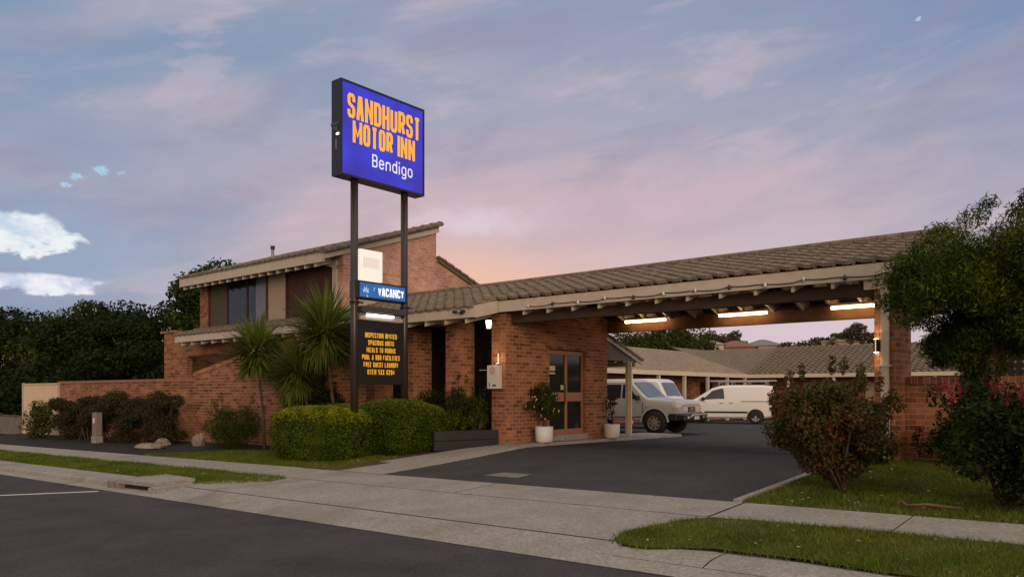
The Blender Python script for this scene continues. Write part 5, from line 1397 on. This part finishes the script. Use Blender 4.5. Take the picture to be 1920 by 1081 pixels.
# behind the wing
tree('spreading_tree', 'big warm green tree rising behind the motel wing roof', P3(-30, 55), (-30.6, 55, 3.8), (5.6, 4.5, 2.9), 100, 1.3, 46000, .12, TREEL2, .25, 91)
FAR = leafmat('hill_leaf', [(.045, .040, .022), (.075, .062, .032), (.11, .085, .045)], .2)
GH = 'far trees on the hill'
for i, (px, d, h, w, lab) in enumerate((
    (1322, 118, 4.6, 3.2, 'dark tree on the hill left of the cream house'), (1338, 150, 6.5, 5.0, 'pale domed tree on the hill above the cream house'), (1375, 152, 5.6, 4.5, 'domed tree on the hill above the red roof'),
    (1462, 140, 3.4, 4.0, 'low green tree on the hill right of the blue grey roof'), (1500, 145, 3.0, 5.0, 'low brownish tree on the hill beyond the wing ridge'), (1545, 150, 3.6, 4.4, 'small tree on the hill left of the brown roofed house'),
    (1597, 150, 6.4, 4.6, 'large domed brown tree on the hill beside the right pillar'), (1640, 155, 4.2, 5.0, 'brown tree on the hill at the carport pillar'), (1570, 158, 4.4, 4.0, 'dark tree on the hill behind the brown roofed house'))):
    r = (px-960)/1426*d; y = rad(CAM_YAW); u, v = r*math.cos(y)-d*math.sin(y), r*math.sin(y)+d*math.cos(y)
    z = g(u, v); tree('hill_tree', lab, (u, v, z), (u, v, z+h*.6), (w*.62, w*.62, h*.48), 16, w*.26, 2600, .26, FAR, .2, 100+i, GH)

# ------------------------------------------------------------------ vehicles (front faces local +x)
class Loft:
    """body as cross sections along x; each station: x, sill, belt, top, half width at belt, half width at top"""
    def __init__(s, st): s.st = st
    def at(s, x):
        S = s.st
        x = min(max(x, S[0][0]), S[-1][0])
        for a, b_ in zip(S[:-1], S[1:]):
            if a[0] <= x <= b_[0]:
                t = (x-a[0])/(b_[0]-a[0]) if b_[0] > a[0] else 0
                return [p+(q-p)*t for p, q in zip(a, b_)]
        return S[-1]
    def ring(s, x):
        _, sill, belt, top, wb, wt = s.at(x); h = top-belt
        r = min(.10, h*.35)
        return [(0, sill), (wb*.90, sill), (wb*.985, sill+.07), (wb*1.0, (sill+belt)*.5+.05), (wb*.985, belt), (wt+(wb*.985-wt)*(r/max(h, .01)), top-r), (wt*.93, top-r*.22), (wt*.72, top), (0, top+.012)]
    def P(s, x, t, side=1, off=0):
        R = s.ring(x); i = min(int(t), len(R)-2); f = t-i
        y = R[i][0]+(R[i+1][0]-R[i][0])*f; z = R[i][1]+(R[i+1][1]-R[i][1])*f
        if off:
            a = Vector((x, y, z)); e = .01
            R2 = s.ring(x+e); b_ = Vector((x+e, R2[i][0]+(R2[i+1][0]-R2[i][0])*f, R2[i][1]+(R2[i+1][1]-R2[i][1])*f))
            c = Vector((x, R[i+1][0], R[i+1][1]))-Vector((x, R[i][0], R[i][1]))
            n = c.cross(b_-a)
            if n.length > 1e-9:
                n.normalize()
                if n.y < 0 or (abs(n.y) < .2 and n.z < 0): n = -n
                p = a+n*off; x, y, z = p
        return (x, y*side, z)
    def body(s, m, nx=60):
        xs = sorted(set([a[0] for a in s.st]+lsp(s.st[0][0], s.st[-1][0], nx)))
        k = 9
        for x in xs:
            R = s.ring(x)
            m.v += [(x, y, z) for y, z in R]+[(x, -y, z) for y, z in R[-2:0:-1]]
        n = 2*k-2
        for i in range(len(xs)-1):
            for j in range(n): m.f.append((i*n+j, i*n+(j+1) % n, (i+1)*n+(j+1) % n, (i+1)*n+j))
        m.f.append(tuple(range(n-1, -1, -1))); m.f.append(tuple(range((len(xs)-1)*n, len(xs)*n)))
        return m
    def patch(s, m, x0, x1, t0, t1, side, off=.006, nx=8, nt=6, xf=None):
        b_ = len(m.v)
        for i in range(nx+1):
            for j in range(nt+1):
                t = t0+(t1-t0)*j/nt; a, c = (x0, x1) if xf is None else xf((t-t0)/(t1-t0))
                m.v.append(s.P(a+(c-a)*i/nx, t, side, off))
        for i in range(nx):
            for j in range(nt):
                q = b_+i*(nt+1)+j; m.f.append((q, q+1, q+nt+2, q+nt+1))
        return m
def vplace(root, objs): pass
def wheel(par, x, y, r, w, side, spokes=6, rimmat=RIM):
    t = MB().lathe([(r*.60, -w/2), (r*.92, -w/2), (r, -w*.32), (r, w*.32), (r*.92, w/2), (r*.60, w/2)], 30, 'y', (x, y, r)).build('wheel', RUBBER, None, smooth=True, loc=(0, 0, 0)); t.parent = par
    m = MB(); yo = y+side*w*.42
    m.lathe([(r*.60, y+side*w*.5-yo), (r*.64, 0), (r*.52, 0), (r*.52, -side*.05)], 26, 'y', (x, yo, r))
    m.lathe([(.001, side*.015), (r*.16, side*.012), (r*.17, -side*.03)], 16, 'y', (x, yo, r))
    for k in range(spokes):
        a = 2*math.pi*k/spokes+.2; ca, sa = math.cos(a), math.sin(a)
        o = [(r*.12, -r*.10), (r*.55, -r*.075), (r*.55, r*.075), (r*.12, r*.10)]
        vs = [(x+p*ca-q*sa, yo, r+p*sa+q*ca) for p, q in o]+[(x+p*ca-q*sa, yo-side*.03, r+p*sa+q*ca) for p, q in o]
        m.add(vs, [(0, 1, 2, 3), (4, 5, 6, 7), (0, 1, 5, 4), (1, 2, 6, 5), (2, 3, 7, 6), (3, 0, 4, 7)])
    q = m.build('rim', rimmat, None, loc=(0, 0, 0)); q.parent = t
    d = MB().lathe([(.001, 0), (r*.6, 0)], 24, 'y', (x, y+side*w*.15, r)).build('brake_disc', BLACK, None, loc=(0, 0, 0)); d.parent = t
def vb_(m, name, mat, par, smooth=False, bevel=0):
    o = m.build(name, mat, None, smooth=smooth, bevel=bevel, loc=(0, 0, 0)); o.parent = par; return o
def arch(par, loft, x, r, side, clear=1.16):
    """dark wheel opening following the body side"""
    m = MB(); n = 20; R = r*clear; _, sill, belt, top, wbv, wt = loft.at(x)
    pts = [(x+R*math.cos(a), max(sill-.01, r+R*math.sin(a))) for a in lsp(-.25, math.pi+.25, n)]
    yb = wbv*1.004
    vs = [(p, side*yb, q) for p, q in pts]+[(x, side*yb, sill)]
    m.add(vs, [tuple(range(len(vs)))])
    vb_(m, 'wheel_arch', BLACK, par)

# --- pickup under the carport end
pk = thing('pickup_truck', (-13.15, 21.60, g(-13.15, 21.60)), 'white four wheel drive pickup with black bumper parked beside the porch post', 'pickup', rz=rad(4))
L1 = Loft([(-2.35, .52, 1.04, 1.07, .83, .80), (-.72, .50, 1.05, 1.08, .85, .82), (-.70, .50, 1.05, 1.68, .85, .70), (-.55, .48, 1.05, 1.73, .85, .71), (.40, .48, 1.05, 1.72, .85, .71), (.58, .48, 1.05, 1.66, .85, .71), (1.10, .50, 1.04, 1.16, .85, .78), (1.22, .50, 1.01, 1.12, .85, .78), (2.10, .55, .97, 1.07, .84, .77), (2.20, .58, .92, 1.02, .82, .75), (2.26, .62, .84, .94, .79, .70)])
vb_(L1.body(MB(), 70), 'body', SILVER, pk, smooth='sharp')
for s in (1, -1):
    m = MB(); L1.patch(m, -.50, .92, 4.12, 4.88, s, .006, 10, 6, xf=lambda t: (-.48+.03*t, .98-.50*t)); vb_(m, 'window', CARGL, pk)
    m = MB(); L1.patch(m, .24, .29, 4.05, 4.92, s, .010, 2, 4); vb_(m, 'window_pillar', SILVER, pk)
    vb_(MB().bbox(.80, .92, s*.90-.09, s*.90+.09, 1.06, 1.22, .03), 'mirror', PLASTB, pk)
    hm = MB(); L1.patch(hm, 1.98, 2.22, 3.25, 4.2, s, .012, 6, 4); vb_(hm, 'headlight', HEADL, pk)
    vb_(MB().box(2.262, 2.285, s*.46-.15 if s > 0 else -.61, s*.46+.15 if s > 0 else -.31, .70, .84), 'headlight', HEADL, pk, bevel=.02)
    vb_(MB().box(-.12, .06, s*.862-.012, s*.862+.012, .93, .965), 'door_handle', PLASTB, pk)
    m = MB(); m.box(-.54, -.53, s*.857-.004, s*.857+.004, .56, 1.04); m.box(1.02, 1.03, s*.857-.004, s*.857+.004, .56, 1.02); vb_(m, 'door_gap', PLASTB, pk)
    vb_(MB().box(1.10, 1.22, s*.857-.004, s*.857+.004, .86, .88), 'badge', RIM, pk)
    for x in (1.42, -1.45): arch(pk, L1, x, .37, s, 1.2); wheel(pk, x, s*.76, .37, .25, s, 8)
    m = MB(); R = .37*1.23
    for a, b2 in zip(lsp(.05, math.pi-.05, 14)[:-1], lsp(.05, math.pi-.05, 14)[1:]):
        for (r0, r1) in ((R-.03, R+.035),):
            m.add([(1.42+r0*math.cos(a), s*.868, .37+r0*math.sin(a)), (1.42+r1*math.cos(a), s*.862, .37+r1*math.sin(a)), (1.42+r1*math.cos(b2), s*.862, .37+r1*math.sin(b2)), (1.42+r0*math.cos(b2), s*.868, .37+r0*math.sin(b2))], [(0, 1, 2, 3)])
    vb_(m, 'wheel_flare', SILVER, pk)
m = MB(); L1.patch(m, .62, 1.14, 6.15, 8, 1, .008, 8, 6); L1.patch(m, .62, 1.14, 6.15, 8, -1, .008, 8, 6); vb_(m, 'windscreen', CARGLP, pk, smooth=True)
m = MB(); m.box(2.262, 2.29, -.26, .26, .70, .85); vb_(m, 'grille', BLACK, pk, bevel=.01)
m = MB(); [m.box(2.291, 2.297, -.25, .25, .72+.03*k, .73+.03*k) for k in range(4)]; m.lathe([(.001, .012), (.05, .010), (.055, 0)], 16, 'y', (0, 0, 0)); m.v[-48:] = [(2.295+y, x, .775+z) for x, y, z in m.v[-48:]]
vb_(m, 'grille_bars', RIM, pk)
m = MB(); m.bbox(2.14, 2.44, -.86, .86, .42, .66, .05); m.bbox(1.90, 2.16, -.87, -.80, .44, .66, .02); m.bbox(1.90, 2.16, .80, .87, .44, .66, .02); vb_(m, 'bumper', PLASTB, pk)
vb_(MB().box(2.442, 2.452, -.19, .19, .47, .59), 'number_plate', PLATE, pk)
m = MB(); m.tube([(2.47, -.60, .52), (2.56, -.55, .62), (2.56, .55, .62), (2.47, .60, .52)], .03, 8); vb_(m, 'bull_bar', RIM, pk, smooth=True)
for s in (1, -1): vb_(MB().box(2.442, 2.455, s*.62-.09, s*.62+.09, .50, .58), 'fog_lamp', HEADL, pk, bevel=.01)

# --- small panel van across the court, nose to the left
vn = thing('panel_van', (-15.35, 34.4, g(-15.35, 34.4)), 'white panel van with roof rack and dark side strip parked across the court', 'van', rz=rad(180+17))
L2 = Loft([(-2.16, .50, 1.10, 1.62, .78, .66), (-2.10, .34, 1.10, 1.74, .86, .70), (-1.7, .27, 1.10, 1.80, .89, .72), (-.2, .26, 1.10, 1.80, .90, .73), (.25, .26, 1.10, 1.77, .90, .72), (.62, .26, 1.09, 1.66, .90, .70), (1.40, .27, 1.07, 1.18, .89, .74), (1.52, .27, 1.04, 1.12, .88, .72), (2.0, .30, .84, .93, .84, .66), (2.14, .33, .70, .82, .78, .58), (2.20, .36, .58, .70, .68, .5)])
vb_(L2.body(MB(), 80), 'body', WHITEP, vn, smooth='sharp')
for s in (1, -1):
    m = MB(); L2.patch(m, 0, 1, 4.10, 4.92, s, .006, 12, 6, xf=lambda t: (.02+.06*t, 1.22-.62*t)); vb_(m, 'window', CARGL, vn)
    m = MB(); m.box(-1.02, .92, s*.902-.012, s*.902+.012, .50, .58); vb_(m, 'side_strip', PLASTB, vn)
    m = MB(); m.box(-1.98, -.72, s*.896-.006, s*.896+.006, 1.03, 1.055); vb_(m, 'door_track', PLASTB, vn)
    for x in (.16, -.28): vb_(MB().box(x-.09, x+.09, s*.905-.012, s*.905+.012, .95, .98), 'door_handle', plain('handle_grey', (.25, .24, .23), .4), vn)
    vb_(MB().bbox(.92, 1.05, s*.98-.10, s*.98+.10, 1.06, 1.24, .03), 'mirror', PLASTB, vn)
    m = MB(); L2.patch(m, 1.78, 2.10, 3.5, 4.6, s, .010, 6, 4); vb_(m, 'headlight', HEADL, vn)
    for x in (1.36, -1.37): arch(vn, L2, x, .32, s, 1.17); wheel(vn, x, s*.80, .32, .20, s, 7, plain('van_rim', (.5, .49, .48), .35, metal=.4))
m = MB(); L2.patch(m, .66, 1.36, 6.1, 8, 1, .008, 8, 6); L2.patch(m, .66, 1.36, 6.1, 8, -1, .008, 8, 6); vb_(m, 'windscreen', CARGL, vn, smooth=True)
vb_(MB().bbox(2.02, 2.26, -.80, .80, .34, .54, .04), 'bumper', PLASTB, vn)
m = MB()
for y in (-.55, .55): m.box(-1.9, .35, y-.02, y+.02, 1.93, 1.97)
for x in (-1.8, -1.05, -.3, .3):
    m.box(x-.025, x+.025, -.62, .62, 1.90, 1.93)
    for y in (-.6, .6): m.box(x-.025, x+.025, y-.02, y+.02, 1.76, 1.90)
vb_(m, 'roof_rack', plain('rack_steel', (.30, .28, .26), .45, metal=.3), vn)
m = MB()
for y in (-.42, -.12): m.box(-2.2, .8, y-.03, y+.03, 1.972, 2.04)
for k in range(10): m.box(-2.1+.3*k, -2.06+.3*k, -.389, -.151, 1.99, 2.02)
vb_(m, 'ladder', plain('ladder_alloy', (.40, .37, .34), .4, metal=.4), vn)

# --- white people mover behind the pickup
wv = thing('white_van', (-15.45, 25.5, g(-15.45, 25.5)), 'white van with large pale rear window half hidden behind the pickup', 'van', rz=rad(4))
L3 = Loft([(-2.3, .40, 1.05, 1.12, .82, .74), (-1.7, .32, 1.06, 1.30, .84, .72), (-1.0, .30, 1.06, 1.76, .85, .70), (-.4, .30, 1.06, 1.86, .86, .70), (1.05, .30, 1.06, 1.86, .86, .70), (1.50, .30, 1.06, 1.84, .86, .70), (1.62, .30, 1.06, 1.78, .86, .71), (1.98, .30, 1.04, 1.12, .86, .80), (2.03, .32, .98, 1.04, .85, .79), (2.08, .36, .85, .96, .84, .76)])
vb_(L3.body(MB(), 70), 'body', WHITEP, wv, smooth='sharp')
for s in (1, -1):
    for a, b2, k in ((-.9, .1, .0), (.2, 1.40, .0)):
        m = MB(); L3.patch(m, a, b2, 4.14, 4.86, s, .006, 8, 5); vb_(m, 'window', CARGL, wv)
    for x in (1.35, -1.35): arch(wv, L3, x, .33, s); wheel(wv, x, s*.76, .33, .2, s, 6)
    vb_(MB().box(2.06, 2.115, s*.66-.10, s*.66+.10, .70, .92), 'lamp', plain('red_lamp', (.30, .03, .02), .25), wv, bevel=.02)
m = MB(); L3.patch(m, 1.66, 1.93, 6.35, 8, 1, .010, 6, 6); L3.patch(m, 1.66, 1.93, 6.75, 8, -1, .010, 6, 6); vb_(m, 'rear_window', CARGLP, wv, smooth=True)
vb_(MB().bbox(2.04, 2.20, -.84, .84, .38, .60, .04), 'bumper', WHITEP, wv)
vb_(MB().box(2.113, 2.12, -.24, .24, .70, .80), 'number_plate', PLATE, wv)
m = MB(); m.tube([(1.90, -.30, 1.20), (1.62, .15, 1.53)], .012, 5); vb_(m, 'wiper', BLACK, wv)
